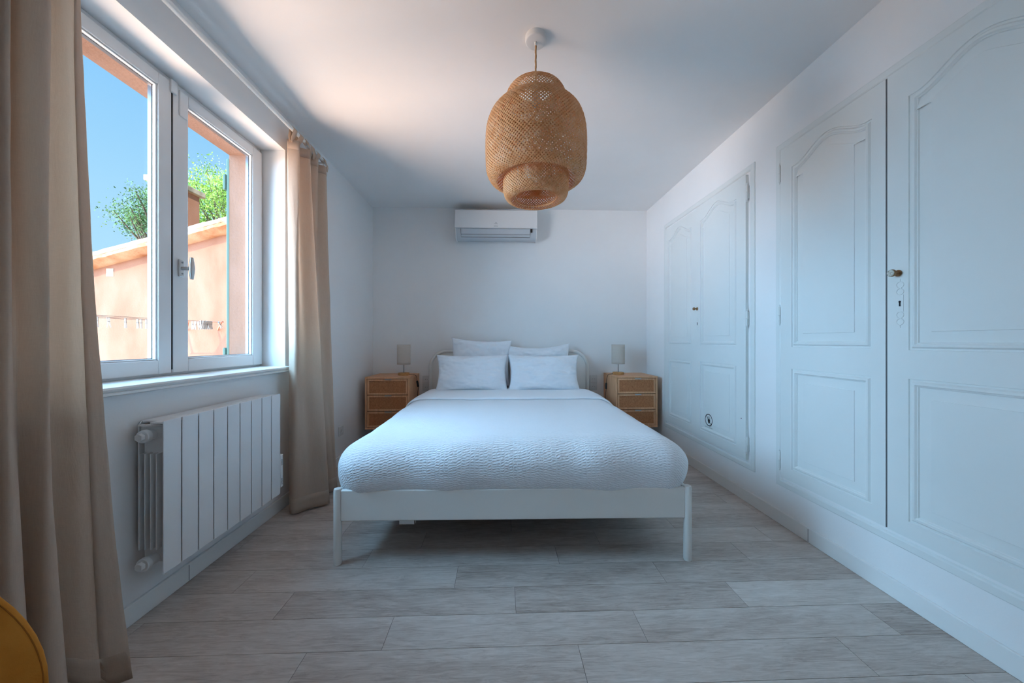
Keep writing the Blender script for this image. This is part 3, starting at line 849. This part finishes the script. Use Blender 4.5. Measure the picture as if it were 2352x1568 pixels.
# warning sticker: ring, slash, hand, caption
sx = XF-0.0116-0.0002
q = MB(); cy, cz, R1, R2 = 2.592, 0.452, 0.047, 0.0405
rows = [[(sx, cy+r*math.cos(a), cz+r*math.sin(a)) for a in [2*PI*k/48 for k in range(48)]] for r in (R2, R1)]
q.quadgrid(rows, close_v=True)
def stroke(p, r, wd):     # p, r in sticker coords, +u to the right as seen from the room
    a = Vector(p); b = Vector(r); d = (b-a).normalized(); nn = Vector((-d.y, d.x))*wd/2
    q.face([(sx, cy-c.x, cz+c.y) for c in (a-nn, b-nn, b+nn, a+nn)])
stroke((-0.030, 0.030), (-0.010, 0.008), 0.005); stroke((0.015, -0.017), (0.030, -0.030), 0.005)
palm = [(-0.010, 0.0), (-0.012, -0.008), (-0.004, -0.022), (0.006, -0.027), (0.013, -0.020), (0.018, -0.004), (0.016, 0.006), (0.004, 0.009), (-0.006, 0.007)]
q.face([(sx, cy-u, cz+v) for u, v in palm])
for a, b, wd in (((-0.006, 0.004), (-0.011, 0.024), 0.0035), ((0.0, 0.006), (-0.001, 0.030), 0.0035), ((0.006, 0.007), (0.009, 0.029), 0.0035), ((0.012, 0.004), (0.018, 0.021), 0.003), ((-0.009, -0.004), (-0.022, 0.006), 0.003)):
    stroke(a, b, wd)
q.build('warning_sticker', M_print, dR, smooth=False, recalc=False)
lettering('sticker_caption', 'NE PAS TOUCHER', 0.0115, M_greyprint, dR, (sx, cy, cz-0.061), (PI/2, 0, -PI/2))
q = MB(); q.lathe([(0.0035, 0), (0.0035, 0.0008)], 8, (XF-0.010, 2.236, 0.545), axis='X'); q.build('paint_chip', mat('red_brown_chip', srgb(120, 60, 70), 0.8), dR)
# near cupboard
cn = thing('built_in_cupboard', 'tall white built-in cupboard with arched panels and speckled round knob, cut by the right edge', 'cupboard', (XR, 1.37, 0.22), 0, 'built-in cupboards in the right wall')
nl = (XR, 1.37, 0.22)
setp(trim_ring(0.775, 1.965, 0.222, 2.205, cn), nl)
nL = setp(cupboard_door(1.386, 1.925, 0.278, 2.165, [arch_loop(1.44, 1.852, 0.345, 0.908), arch_loop(1.44, 1.852, 1.03, 2.035, 0.072)], XF, 0.009, M_door, cn), nl)
nR = setp(cupboard_door(0.83, 1.377, 0.278, 2.165, [arch_loop(0.90, 1.303, 0.345, 0.912), arch_loop(0.90, 1.303, 1.025, 2.035, 0.072)], XF-0.003, 0.012, M_door, cn), nl)
q = MB(); q.box(XF+0.001, XF+0.006, 1.3775, 1.3855, 0.28, 2.163); setp(q.build('door_gap', M_greyprint, cn, smooth=False), nl)
for zz in (2.035, 1.212, 0.372): hinge(1.936, zz, nL, 0.125, XR-0.008)
knob(1.337, 1.338, nR, 0.0150, M_brass, M_ceramic, XF-0.003)
escutcheon(1.331, 1.215, nR, XF-0.003, 1.0); keyhole(1.331, 1.215, nR, XF-0.0046)

# ------------------------------------------------------------------ bed
BX, BY, BR = 0.066, 1.642, -0.013
bed = thing('bed', 'cream metal double bed frame with rounded headboard, standing in the middle of the room', 'bed', (BX, BY, 0), BR)
hw = 0.842
for sx_ in (-1, 1):
    q = MB(); q.lathe([(0.0165, 0), (0.0185, 0.004), (0.0185, 0.352), (0.0165, 0.360), (0.010, 0.363)], 24, (sx_*hw, 0, 0))
    lg = q.build('leg', M_bedmetal, bed)
    q = MB(); q.lathe([(0.016, 0.0), (0.016, 0.003)], 20, (sx_*hw, 0, -0.001)); q.build('foot_pad', M_plastic, lg)
q = MB(); q.box(-hw+0.016, hw-0.016, -0.010, 0.012, 0.207, 0.355); q.build('foot_panel', M_bedmetal, bed, 0.006, 3)
for sx_ in (-1, 1):
    q = MB(); q.box(sx_*hw-0.012, sx_*hw+0.012, 0.012, 2.06, 0.215, 0.350); q.build('side_rail', M_bedmetal, bed, 0.006, 3)
q = MB(); pts = []
R = 0.17; ht = 0.952
pts.append((-hw-0.008, 2.065, 0.0)); pts.append((-hw-0.008, 2.065, ht-R))
for k in range(1, 12): a = PI-(PI/2)*k/12; pts.append((-hw-0.008+R+R*math.cos(a), 2.065, ht-R+R*math.sin(a)))
pts.append((-hw-0.008+R, 2.065, ht)); pts.append((0, 2.065, ht)); pts.append((hw+0.008-R, 2.065, ht))
for k in range(1, 12): a = PI/2-(PI/2)*k/12; pts.append((hw+0.008-R+R*math.cos(a), 2.065, ht-R+R*math.sin(a)))
pts.append((hw+0.008, 2.065, ht-R)); pts.append((hw+0.008, 2.065, 0.0))
q.tube(pts, 0.019, 18); q.build('headboard_tube', M_bedmetal, bed)
q = MB(); poly = [(-hw+0.008, 0.20), (hw-0.008, 0.20)]
for k in range(13): a = (PI/2)*k/12; poly.append((hw+0.008-R+(R-0.018)*math.cos(a), ht-R+(R-0.018)*math.sin(a)))
for k in range(13): a = PI/2+(PI/2)*k/12; poly.append((-hw-0.008+R+(R-0.018)*math.cos(a), ht-R+(R-0.018)*math.sin(a)))
q.prism(poly, 'Y', 2.060, 2.070); q.build('headboard_panel', M_bedmetal, bed)
q = MB()
for k in range(14): q.box(-hw+0.02, hw-0.02, 0.06+k*0.14, 0.06+k*0.14+0.085, 0.235, 0.250)
q.box(-0.03, 0.03, 0.02, 2.04, 0.20, 0.234); q.build('slat_base', M_bark, bed, smooth=False)
q = MB(); q.box(-0.56, -0.488, 0.030, 0.0312, 0.170, 0.240); q.box(-0.482, -0.4795, 0.030, 0.0312, 0.176, 0.240); q.build('care_tag', M_plastic, bed, smooth=False)

# duvet: rounded cushion-like volume with a turned-down edge at the head
TOPZ = 0.566
def duvet_pt(px, py, off=0.0):
    """px across, py along (arclength); returns local bed coords"""
    ix, yf, yh = 0.733, 0.122, 1.97
    qx = max(0, abs(px)-ix)*(1 if px > 0 else -1)
    qy = (py-yf) if py < yf else 0.0
    m = math.hypot(qx, qy); LEN = 0.135
    base = Vector((max(-ix, min(ix, px)), max(yf, py), TOPZ))
    n1 = noise.noise((px*1.6, py*1.5, 1.3)); n2 = noise.noise((px*4.2, py*4.0, 5.1)); n3 = noise.noise((px*9, py*9, 2.2))
    base.z += 0.010*n1+0.005*n2+0.0022*n3+0.012*(1-(px/0.8)**2 if abs(px) < 0.8 else 0)*(0.4+0.6*math.exp(-((py-0.5)/0.6)**2))
    if m > 0:
        th = min(m/LEN, 2.72)
        ro = 0.152+0.012*noise.noise((px*3.0, py*3.0, 7.7)); Hh = 0.245+0.010*n1
        dx, dy = qx/m, qy/m
        o_ = math.sin(th)*(ro+off)
        if th > PI/2: o_ = (ro+off)*(0.62+0.38*math.sin(th))
        base.x += dx*o_; base.y += dy*o_
        base.z -= Hh/2*(1-math.cos(th))
        base.z += off*math.cos(min(th, PI/2))
        # soft wrinkles on the hanging part
        wv = 0.004*math.sin(px*16+2*n1)*math.sin(min(th, PI/2))
        base.x += dx*wv; base.y += dy*wv
        base.z += 0.007*noise.noise((px*5, 0.3, py*2))*math.sin(min(th, PI/2))
        base.z += 0.022*noise.noise((px*2.3+4, 0.9, py*1.3))*max(0, th-1.5)
    else: base.z += off
    return base
def duvet_sheet(x0, x1, y0, y1, nx, ny, off=0.0):
    P = []; uv = []
    for i in range(nx):
        row = []
        for j in range(ny):
            a = x0+(x1-x0)*i/(nx-1); b = y0+(y1-y0)*j/(ny-1)
            row.append(duvet_pt(a, b, off)); uv.append((a, b))
        P.append(row)
    return P, uv
duv = thing('duvet', 'white seersucker duvet spread over the whole bed with its edge folded down', 'duvet', (BX, BY, 0.25), BR)
P, uv = duvet_sheet(-1.10, 1.10, -0.245, 1.95, 170, 170)
q = MB(); q.quadgrid([[p-Vector((0, 0, 0.25)) for p in r] for r in P])
q.build('cover', M_duvet, duv, angle=180, uvs=uv)
# filling underneath keeps the cover carried by the slats
q = MB(); q.box(-0.78, 0.78, 0.03, 2.02, 0.002, 0.24); q.build('bottom_layer', M_pillow, duv, 0.03, 3)
P, uv = duvet_sheet(-1.0, 1.0, 1.23, 1.80, 120, 40, 0.014)
for i, r in enumerate(P):
    for j, p in enumerate(r):
        f = j/39.0
        p.z += 0.006*math.sin(f*PI)
        if j < 2: p.z -= 0.008*(2-j)/2
        wav = 0.012*noise.noise((i*0.06, 0, 4))*(1-f); p.y += wav
q = MB(); q.quadgrid([[p-Vector((0, 0, 0.25)) for p in r] for r in P])
fo = q.build('turned_down_edge', M_pillow, duv, angle=180, uvs=uv)
s_ = fo.modifiers.new('thick', 'SOLIDIFY'); s_.thickness = 0.010; s_.offset = 0

# pillows
def pillow(label, loc, rot, W, Hh, T, m, seed, sag=0.0):
    n = 56; verts = []; uv = []
    q = MB()
    def shape(u, v, side):
        cu = abs(u); cv = abs(v)
        th = T/2*((1-cu**3.2)*(1-cv**3.2))**0.5 if cu < 1 and cv < 1 else 0
        x = W/2*u*(1-0.085*(1-cv**2)*cu**3); z = Hh/2*v*(1-0.10*(1-cu**2)*cv**3)
        wr = 0.016*noise.noise((u*2+seed, v*2, side))+0.012*noise.noise((u*4+v*3+seed, v*5-u*2, side*2))+0.005*noise.noise((u*12, v*8+seed, side))
        edge = min(1, th/(T/2)*2)
        # corner creases
        cr_ = 0.006*math.sin((cu+cv)*16+seed)*max(0, cu+cv-1.25)
        z -= sag*0.02*(1-u*u)*(1 if v > 0 else 0)*v
        return (x, side*max(th*0.35, th+wr*edge+cr_*edge), z+Hh/2)
    for side in (-1, 1):
        P = [[shape(-1+2*i/(n-1), -1+2*j/(n-1), side) for j in range(n)] for i in range(n)]
        q.quadgrid(P); uv += [(-W/2+W*i/(n-1)+seed, -Hh/2+Hh*j/(n-1)) for i in range(n) for j in range(n)]
    o = q.build('pillow', m, None, angle=180, uvs=uv, merge=True)
    o.location = loc; o.rotation_euler = rot
    return tag(o, label, 'pillow', 'white pillows at the head of the bed')
def P_(x, y, z): return (x, y, z)
pillow('off-white pillow standing at the back left, against the headboard', (-0.222, 3.575, 0.60), (-0.12, 0.045, 0), 0.64, 0.49, 0.10, M_pillow, 1)
pillow('white pillow standing at the back right, against the headboard', (0.412, 3.575, 0.565), (-0.12, -0.03, 0), 0.68, 0.47, 0.10, M_pillow, 2, 1)
pillow('smooth white pillow leaning at the front left of the bed head', (-0.283, 3.35, 0.568), (-0.22, 0.0, 0), 0.715, 0.37, 0.15, M_pillow, 3)
pillow('crinkled white pillow with creases leaning at the front right of the bed head', (0.430, 3.345, 0.568), (-0.22, 0.0, 0), 0.715, 0.37, 0.15, M_pillow_crinkle, 4)

# ------------------------------------------------------------------ bedside cabinets
def cabinet(label, x0, x1, group):
    yf, yb, z0, z1 = 3.36, YB-0.002, 0.205, 0.713
    cx = (x0+x1)/2; base = (cx, yf, z0)
    t = thing('bedside_cabinet', label, 'bedside cabinet', base, 0, group)
    th = 0.017; q = MB()
    q.box(x0, x1, yf, yb, z1-th, z1); q.box(x0, x1, yf, yb, z0, z0+th)
    q.box(x0, x0+th, yf, yb, z0+th, z1-th); q.box(x1-th, x1, yf, yb, z0+th, z1-th); q.box(x0+th, x1-th, yb-0.01, yb, z0+th, z1-th)
    rel(q, base).build('carcass', M_oak, t, 0.002)
    dh = (z1-z0-2*th)/3
    for k in range(3):
        a = z0+th+k*dh+0.003; b = a+dh-0.006
        q = MB(); fx0, fx1 = x0+th+0.003, x1-th-0.003; fw = 0.018
        q.box(fx0, fx1, yf+0.004, yf+0.02, a, a+fw); q.box(fx0, fx1, yf+0.004, yf+0.02, b-fw, b)
        q.box(fx0, fx0+fw, yf+0.004, yf+0.02, a+fw, b-fw); q.box(fx1-fw, fx1, yf+0.004, yf+0.02, a+fw, b-fw)
        q.box(fx0+0.01, fx1-0.01, yf+0.02, yf+0.30, a+0.005, b-0.03)
        d = rel(q, base).build('drawer', M_oak, t, 0.0015)
        q = MB(); q.box(fx0+fw-0.001, fx1-fw+0.001, yf+0.010, yf+0.013, a+fw-0.001, b-fw+0.001)
        rel(q, base).build('rattan_panel', M_rattan, d)
        q = MB(); q.box(cx-0.032+0.01, cx+0.032+0.01, yf-0.012, yf+0.006, b-0.0005, b+0.0025); q.box(cx-0.032+0.01, cx+0.032+0.01, yf-0.013, yf-0.0105, b-0.007, b+0.0025)
        rel(q, base).build('handle', M_chrome, d, 0.0008)
    return t
cabinet('light oak bedside cabinet with three rattan drawers, left of the bed', -1.318, -0.888, 'bedside cabinets with rattan drawers')
cabinet('light oak bedside cabinet with three rattan drawers, between bed and far cupboard', 1.145, 1.568, 'bedside cabinets with rattan drawers')

def lamp(label, x, y, cord_pts, switch_i):
    base = (x, y, 0.713)
    t = thing('table_lamp', label, 'table lamp', base, 0, 'table lamps on the bedside cabinets')
    q = MB(); q.lathe([(0.056, 0), (0.0575, 0.002), (0.0575, 0.024), (0.055, 0.026)], 40); q.build('base', M_lampwood, t)
    q = MB(); q.lathe([(0.0045, 0.026), (0.0045, 0.20)], 12); q.build('stem', M_steel, t)
    q = MB(); rows = []
    hs = [0.112+0.202*k/8 for k in range(9)]
    for z in hs: rows.append([(0.0655*math.cos(a), 0.0655*math.sin(a), z) for a in [2*PI*j/48 for j in range(48)]])
    q.quadgrid(rows, close_v=True); uvv = [(j/48*0.41, z) for z in hs for j in range(48)]
    sh_ = q.build('shade', M_shade, t, uvs=uvv, recalc=False)
    m_ = sh_.modifiers.new('thick', 'SOLIDIFY'); m_.thickness = 0.002
    q = MB()
    for z in (0.112, 0.314):
        q = MB(); q.tube([(0.0655*math.cos(a), 0.0655*math.sin(a), z) for a in [2*PI*j/48 for j in range(48)]], 0.0013, 6, closed=True); q.build('shade_ring', M_plastic, t)
    q = MB()
    for a in (0, 2*PI/3, 4*PI/3): q.tube([(0.0045*math.cos(a), 0.0045*math.sin(a), 0.195), (0.064*math.cos(a), 0.064*math.sin(a), 0.195)], 0.001, 6)
    q.build('shade_spider', M_plastic, t)
    q = MB(); bp = [(0.016*math.sin(PI*k/10)+0.010*(1-k/10), 0.20+0.055*k/10) for k in range(11)]; bp[-1] = (0.001, 0.255)
    q.lathe(bp, 20); q.build('bulb', M_plastic, t)
    q = MB(); pts = catmull([Vector(p)-Vector(base) for p in cord_pts], 8); q.tube(pts, 0.0024, 8); cd = q.build('cord', M_black, t)
    a = Vector(cord_pts[switch_i])-Vector(base); b = Vector(cord_pts[switch_i+1])-Vector(base)
    q = MB(); q.tube([a, a*0.9+b*0.1, a*0.1+b*0.9, b], [0.006, 0.0105, 0.0105, 0.006], 14); q.build('cord_switch', M_black, cd)
    return t
lamp('small table lamp with pale cylinder shade on the left bedside cabinet', -1.0, 3.56,
     [(-0.945, 3.56, 0.722), (-0.92, 3.56, 0.719), (-0.885, 3.56, 0.716), (-0.868, 3.56, 0.690), (-0.864, 3.56, 0.655), (-0.852, 3.56, 0.590), (-0.856, 3.56, 0.53), (-0.858, 3.57, 0.40), (-0.85, 3.6, 0.2)], 4)
lamp('small table lamp with pale cylinder shade on the right bedside cabinet', 1.238, 3.56,
     [(1.183, 3.56, 0.722), (1.165, 3.56, 0.719), (1.135, 3.56, 0.712), (1.120, 3.56, 0.680), (1.112, 3.56, 0.625), (1.110, 3.56, 0.560), (1.106, 3.56, 0.50), (1.108, 3.57, 0.40), (1.10, 3.6, 0.2)], 4)

# ------------------------------------------------------------------ sockets
def socket(label, loc, axis, group=None, lab2=None):
    t = thing('wall_socket', label, 'socket', loc, 0 if axis == 'Y' else PI/2, group)
    q = MB(); q.box(-0.041, 0.041, -0.009, 0, -0.041, 0.041); pl = q.build('plate', M_plastic, t, 0.004, 3)
    q = MB(); q.tube([(0.0195*math.cos(a), -0.0095, 0.0195*math.sin(a)) for a in [2*PI*k/32 for k in range(32)]], 0.0016, 8, closed=True)
    q.lathe([(0.0185, 0.004), (0.018, 0.0092)], 32, (0, 0, 0), axis='Y'); q.build('insert', M_plastic, t)
    q = MB()
    for xx in (-0.0095, 0.0095): q.lathe([(0.0026, 0.0088), (0.0026, 0.0098)], 10, (xx, 0, 0), axis='Y')
    q.build('pin_holes', M_black, t)
    q = MB(); q.tube([(0, -0.009, 0.011), (0, -0.016, 0.011)], 0.0022, 10); q.build('earth_pin', M_chrome, t)
    return t
socket('white wall socket low on the left wall between curtain and bed', (XL, 3.01, 0.285), 'X')
G = 'sockets beside the headboard'
socket('upper white socket of the pair between left cabinet and headboard', (-0.812, YB, 0.647), 'Y', G)
socket('lower white socket of the pair between left cabinet and headboard', (-0.812, YB, 0.562), 'Y', G)
socket('upper white socket of the pair half behind the right headboard post', (1.030, YB, 0.645), 'Y', G)
socket('lower white socket of the pair half behind the right headboard post', (1.030, YB, 0.560), 'Y', G)

# ------------------------------------------------------------------ air conditioner
ax0, ax1 = -0.478, 0.385
ac = thing('air_conditioner', 'white split air conditioner mounted high on the wall above the bed', 'air conditioner', ((ax0+ax1)/2, YB, 2.136))
AB = ((ax0+ax1)/2, YB, 2.10)
yb = YB-0.001
q = MB(); q.prism([(yb, 2.12), (yb, 2.40), (yb-0.16, 2.405), (yb-0.175, 2.225), (yb-0.175, 2.205), (yb-0.150, 2.135), (yb-0.12, 2.112), (yb-0.06, 2.105)], 'X', ax0+0.008, ax1-0.008)
rel(q, AB).build('body', M_acgrey, ac, 0.006, 3)
q = MB(); q.prism([(yb-0.02, 2.404), (yb-0.15, 2.416), (yb-0.185, 2.400), (yb-0.200, 2.215), (yb-0.197, 2.209), (yb-0.176, 2.209), (yb-0.165, 2.395), (yb-0.02, 2.398)], 'X', ax0, ax1)
fp = rel(q, AB).build('front_panel', M_ac, ac, 0.004, 3)
for xx, s_ in ((ax0, 1), (ax1, -1)):
    q = MB(); q.prism([(yb, 2.108), (yb, 2.40), (yb-0.17, 2.40), (yb-0.182, 2.212), (yb-0.158, 2.135), (yb-0.12, 2.104)], 'X', xx, xx+s_*0.010); rel(q, AB).build('side_cheek', M_ac, ac, 0.003)
q = MB(); fx0, fx1 = ax0+0.062, ax1-0.075
q.prism([(yb-0.180, 2.203), (yb-0.160, 2.142), (yb-0.157, 2.142), (yb-0.177, 2.203)], 'X', fx0, fx1); lv = rel(q, AB).build('louver', M_acgrey, ac, 0.001)
q = MB()
q.tube([(fx0-0.002, yb-0.181, 2.204), (fx0+0.001, yb-0.1535, 2.124), (fx1-0.001, yb-0.1535, 2.124), (fx1+0.002, yb-0.181, 2.204)], 0.0022, 6)
q.tube([(fx0, yb-0.1645, 2.152), (fx1, yb-0.1645, 2.152)], 0.0018, 6)
rel(q, AB).build('louver_seam', M_greyprint, ac)
q = MB(); q.box(fx1+0.006, fx1+0.024, yb-0.183, yb-0.165, 2.172, 2.207); rel(q, AB).build('display_window', M_black, ac, 0.001)
for body, size, zz in (('FUJITSU', 0.0105, 2.249), ('GENERAL', 0.0098, 2.224)):
    lettering('lettering', body, size, M_greyprint, fp, (-0.003, -0.2016 if zz < 2.23 else -0.1995, zz-2.10), (PI/2, 0, 0))
q = MB()
pts = []
for k in range(33):
    a = 2*PI*k/32; s_ = 0.0085; pts.append((-0.003+0.001+s_*math.sin(a)*0.9/(1+math.cos(a)**2)*1.0, -0.1995, 2.262-2.10+s_*math.sin(a)*math.cos(a)/(1+math.cos(a)**2)))
q.tube(pts[:-1], 0.0006, 5, closed=True); q.build('emblem', M_greyprint, fp)

# ------------------------------------------------------------------ pendant lamp
px_, py_ = 0.168, 1.632
pen = thing('pendant_lamp', 'large three-tiered woven bamboo pendant lamp hanging from the ceiling on a rope cord', 'pendant lamp', (px_, py_, H))
q = MB(); q.lathe([(0.012, -0.027), (0.044, -0.027), (0.0485, -0.024), (0.050, -0.019), (0.050, 0.0)], 48); q.build('ceiling_canopy', M_plastic, pen)
q = MB(); q.lathe([(0.006, -0.043), (0.0068, -0.027)], 16); q.build('cord_grip', M_plastic, pen)
q = MB(); pts = [(0.0006*math.sin(k*1.3), 0.0006*math.cos(k*1.9), -0.04-0.26*k/30) for k in range(31)]
q.tube(pts, [0.0042+0.0005*math.sin(k*2.2) for k in range(31)], 10)
M_rope = wood_mat('jute_rope', srgb(150, 108, 66), srgb(184, 138, 90), srgb(208, 166, 118), (40, 40, 160)); q.build('rope_cord', M_rope, pen)
def arc_profile(ctrl, per=10): return [(p.x, p.y) for p in catmull([(r, z, 0) for r, z in ctrl], per)]
def weave(name, ctrl, n, phi0, wmax=0.52, turns_scale=1.0):
    prof = arc_profile(ctrl)
    # resample by angle
    S_ = [0.0]
    for i in range(1, len(prof)): S_.append(S_[-1]+math.hypot(prof[i][0]-prof[i-1][0], prof[i][1]-prof[i-1][1]))
    ph = [0.0]
    for i in range(1, len(prof)):
        r = max(0.06, (prof[i][0]+prof[i-1][0])/2); ph.append(ph[-1]+(S_[i]-S_[i-1])/r*turns_scale)
    total = ph[-1]; m_ = int(total/(PI/n)*2.5)+2
    samp = []
    j = 0
    for k in range(m_+1):
        f = total*k/m_
        while j < len(ph)-2 and ph[j+1] < f: j += 1
        t = (f-ph[j])/max(1e-9, ph[j+1]-ph[j]); r = prof[j][0]+(prof[j+1][0]-prof[j][0])*t; z = prof[j][1]+(prof[j+1][1]-prof[j][1])*t
        dr = prof[j+1][0]-prof[j][0]; dz = prof[j+1][1]-prof[j][1]; l = math.hypot(dr, dz) or 1
        samp.append((f, r, z, -dz/l, dr/l))      # outward normal (nr,nz) for profile going downwards
    q = MB(); r_ref = max(p[0] for p in prof); wid = 2*PI*r_ref/n*0.707*wmax
    for fam in (1, -1):
        for s_ in range(n):
            th0 = 2*PI*s_/n+phi0; rows_ = []
            for f, r, z, nr, nz in samp:
                th = th0+fam*f
                sp = 2*PI*r/n*0.707
                w_ = min(wid, sp*1.25)
                o = 0.0007*math.cos(2*f*n/2+0)*(1 if s_ % 2 else -1)*fam
                jit = 0.0006*math.sin(s_*12.9+f*3)
                rr2 = r+nr*(o+jit); zz = z+nz*(o+jit)
                tang = Vector((-math.sin(th), math.cos(th), 0)); rad = Vector((math.cos(th), math.sin(th), 0))
                nrm = rad*nr+Vector((0, 0, 1))*nz
                down = tang.cross(nrm).normalized()
                # ribbon width direction is perpendicular to travel inside the surface
                trav = (tang*fam*1.0+(-down if down.z > 0 else down)*1.0)
                side = trav.cross(nrm).normalized()
                p = rad*rr2+Vector((0, 0, zz))
                rows_.append([tuple(p-side*w_/2), tuple(p+side*w_/2)])
            q.quadgrid(rows_)
    o = q.build(name, M_bamboo, pen, recalc=False, smooth=False)
    sm = o.modifiers.new('thick', 'SOLIDIFY'); sm.thickness = 0.0007; sm.offset = 0
    return o
zc = lambda z: (2.0+(z-2.0)*0.80 if z > 2.0 else z)-H
weave('top_tier', [(0.092, zc(2.338)), (0.112, zc(2.332)), (0.134, zc(2.306)), (0.148, zc(2.262)), (0.151, zc(2.222)), (0.147, zc(2.196))], 64, 0.0)
weave('middle_tier', [(0.128, zc(2.236)), (0.150, zc(2.230)), (0.182, zc(2.206)), (0.214, zc(2.162)), (0.233, zc(2.098)), (0.239, zc(2.020)), (0.239, zc(1.930)), (0.235, zc(1.872)), (0.219, zc(1.838)), (0.188, zc(1.823)), (0.164, zc(1.830)), (0.150, zc(1.852))], 92, 0.02)
weave('bottom_tier', [(0.138, zc(1.905)), (0.152, zc(1.880)), (0.156, zc(1.830)), (0.155, zc(1.780)), (0.145, zc(1.750)), (0.122, zc(1.738)), (0.104, zc(1.742)), (0.100, zc(1.760))], 72, 0.01)
q = MB(); q.tube([(0.100*math.cos(a), 0.100*math.sin(a), zc(1.748)) for a in [2*PI*k/64 for k in range(64)]], 0.004, 8, closed=True); q.build('rim_binding', M_bamboo, pen)
q = MB(); q.tube([(0.092*math.cos(a), 0.092*math.sin(a), zc(2.338)) for a in [2*PI*k/48 for k in range(48)]], 0.003, 8, closed=True)
q.build('rim_binding', M_bamboo, pen)
q = MB(); q.tube([(-0.092, 0, zc(2.338)), (0.092, 0, zc(2.338))], 0.0014, 6); q.tube([(0, -0.092, zc(2.338)), (0, 0.092, zc(2.338))], 0.0014, 6)
q.lathe([(0.018, zc(2.235)), (0.02, zc(2.24)), (0.02, zc(2.30)), (0.012, zc(2.325)), (0.006, zc(2.34))], 24); q.build('bulb_holder', M_plastic, pen)

# ------------------------------------------------------------------ mustard chair (only its back shows)
ang = math.atan2(-0.78, 0.62)                       # facing away from the camera, toward the curtain
ch_ = thing('armchair', 'mustard yellow upholstered chair, its rounded backrest cut by the bottom left corner', 'chair', (-0.90, 0.43, 0), 0)
fwd = Vector((-0.78, 0.62, 0)).normalized(); rgt = Vector((0.62, 0.78, 0)).normalized()
def CH(u, d, z): return rgt*u+fwd*d+Vector((0, 0, z))
bc = Vector((-0.773, 0.32, 0))-Vector((-0.90, 0.43, 0))
uB = bc.dot(rgt); dB = bc.dot(fwd)
q = MB(); n = 28; A_, B_, cz_ = 0.228, 0.222, 0.603
def back_pt(a, s_, side):
    u = A_*math.cos(a)*s_; z = B_*math.sin(a)*s_
    th_ = 0.030*(1-s_**3.5)**0.5 if s_ < 1 else 0
    d = -0.10*(u/A_)**2+0.07                               # shell curves round the sitter
    return CH(uB+u, dB+d+side*th_, cz_+z)
for side in (-1, 1):
    rows_ = [[back_pt(2*PI*k/64, s_, side) for k in range(64)] for s_ in [math.sin(PI/2*i/n) for i in range(n+1)]]
    q.quadgrid(rows_, close_v=True)
q.build('backrest', M_mustard, ch_, angle=180, merge=True)
q = MB(); q.tube([back_pt(2*PI*k/96, 0.982, -1)+fwd*-0.0002 for k in range(96)], 0.0007, 6, closed=True); q.build('piping', M_seam, ch_)
q = MB(); rows_ = []
for i in range(9):
    z = 0.40+0.07*i/8; k_ = math.sin(PI*min(1, max(0, i/8)))**0.5 if 0 < i < 8 else 0
    s_ = 0.90+0.10*k_
    rows_.append([CH(uB+0.23*s_*math.copysign(abs(math.cos(a))**0.7, math.cos(a)), dB-0.215+0.215*s_*math.copysign(abs(math.sin(a))**0.7, math.sin(a)), z) for a in [2*PI*j/48 for j in range(48)]])
b0 = len(q.v); q.quadgrid(rows_, close_v=True); q.f.append(tuple(range(48))); q.mi.append(0); q.f.append(tuple(range(8*48, 9*48))); q.mi.append(0)
q.build('seat', M_mustard, ch_, angle=60)
for su, sd in ((-1, 0), (1, 0), (-1, 1), (1, 1)):
    q = MB(); a = CH(uB+su*0.15, dB-0.215+(sd*2-1)*0.13, 0.405); b = CH(uB+su*0.19, dB-0.215+(sd*2-1)*0.165, 0.0)
    q.tube([a, b], [0.013, 0.008], 14); q.build('leg', M_black, ch_)
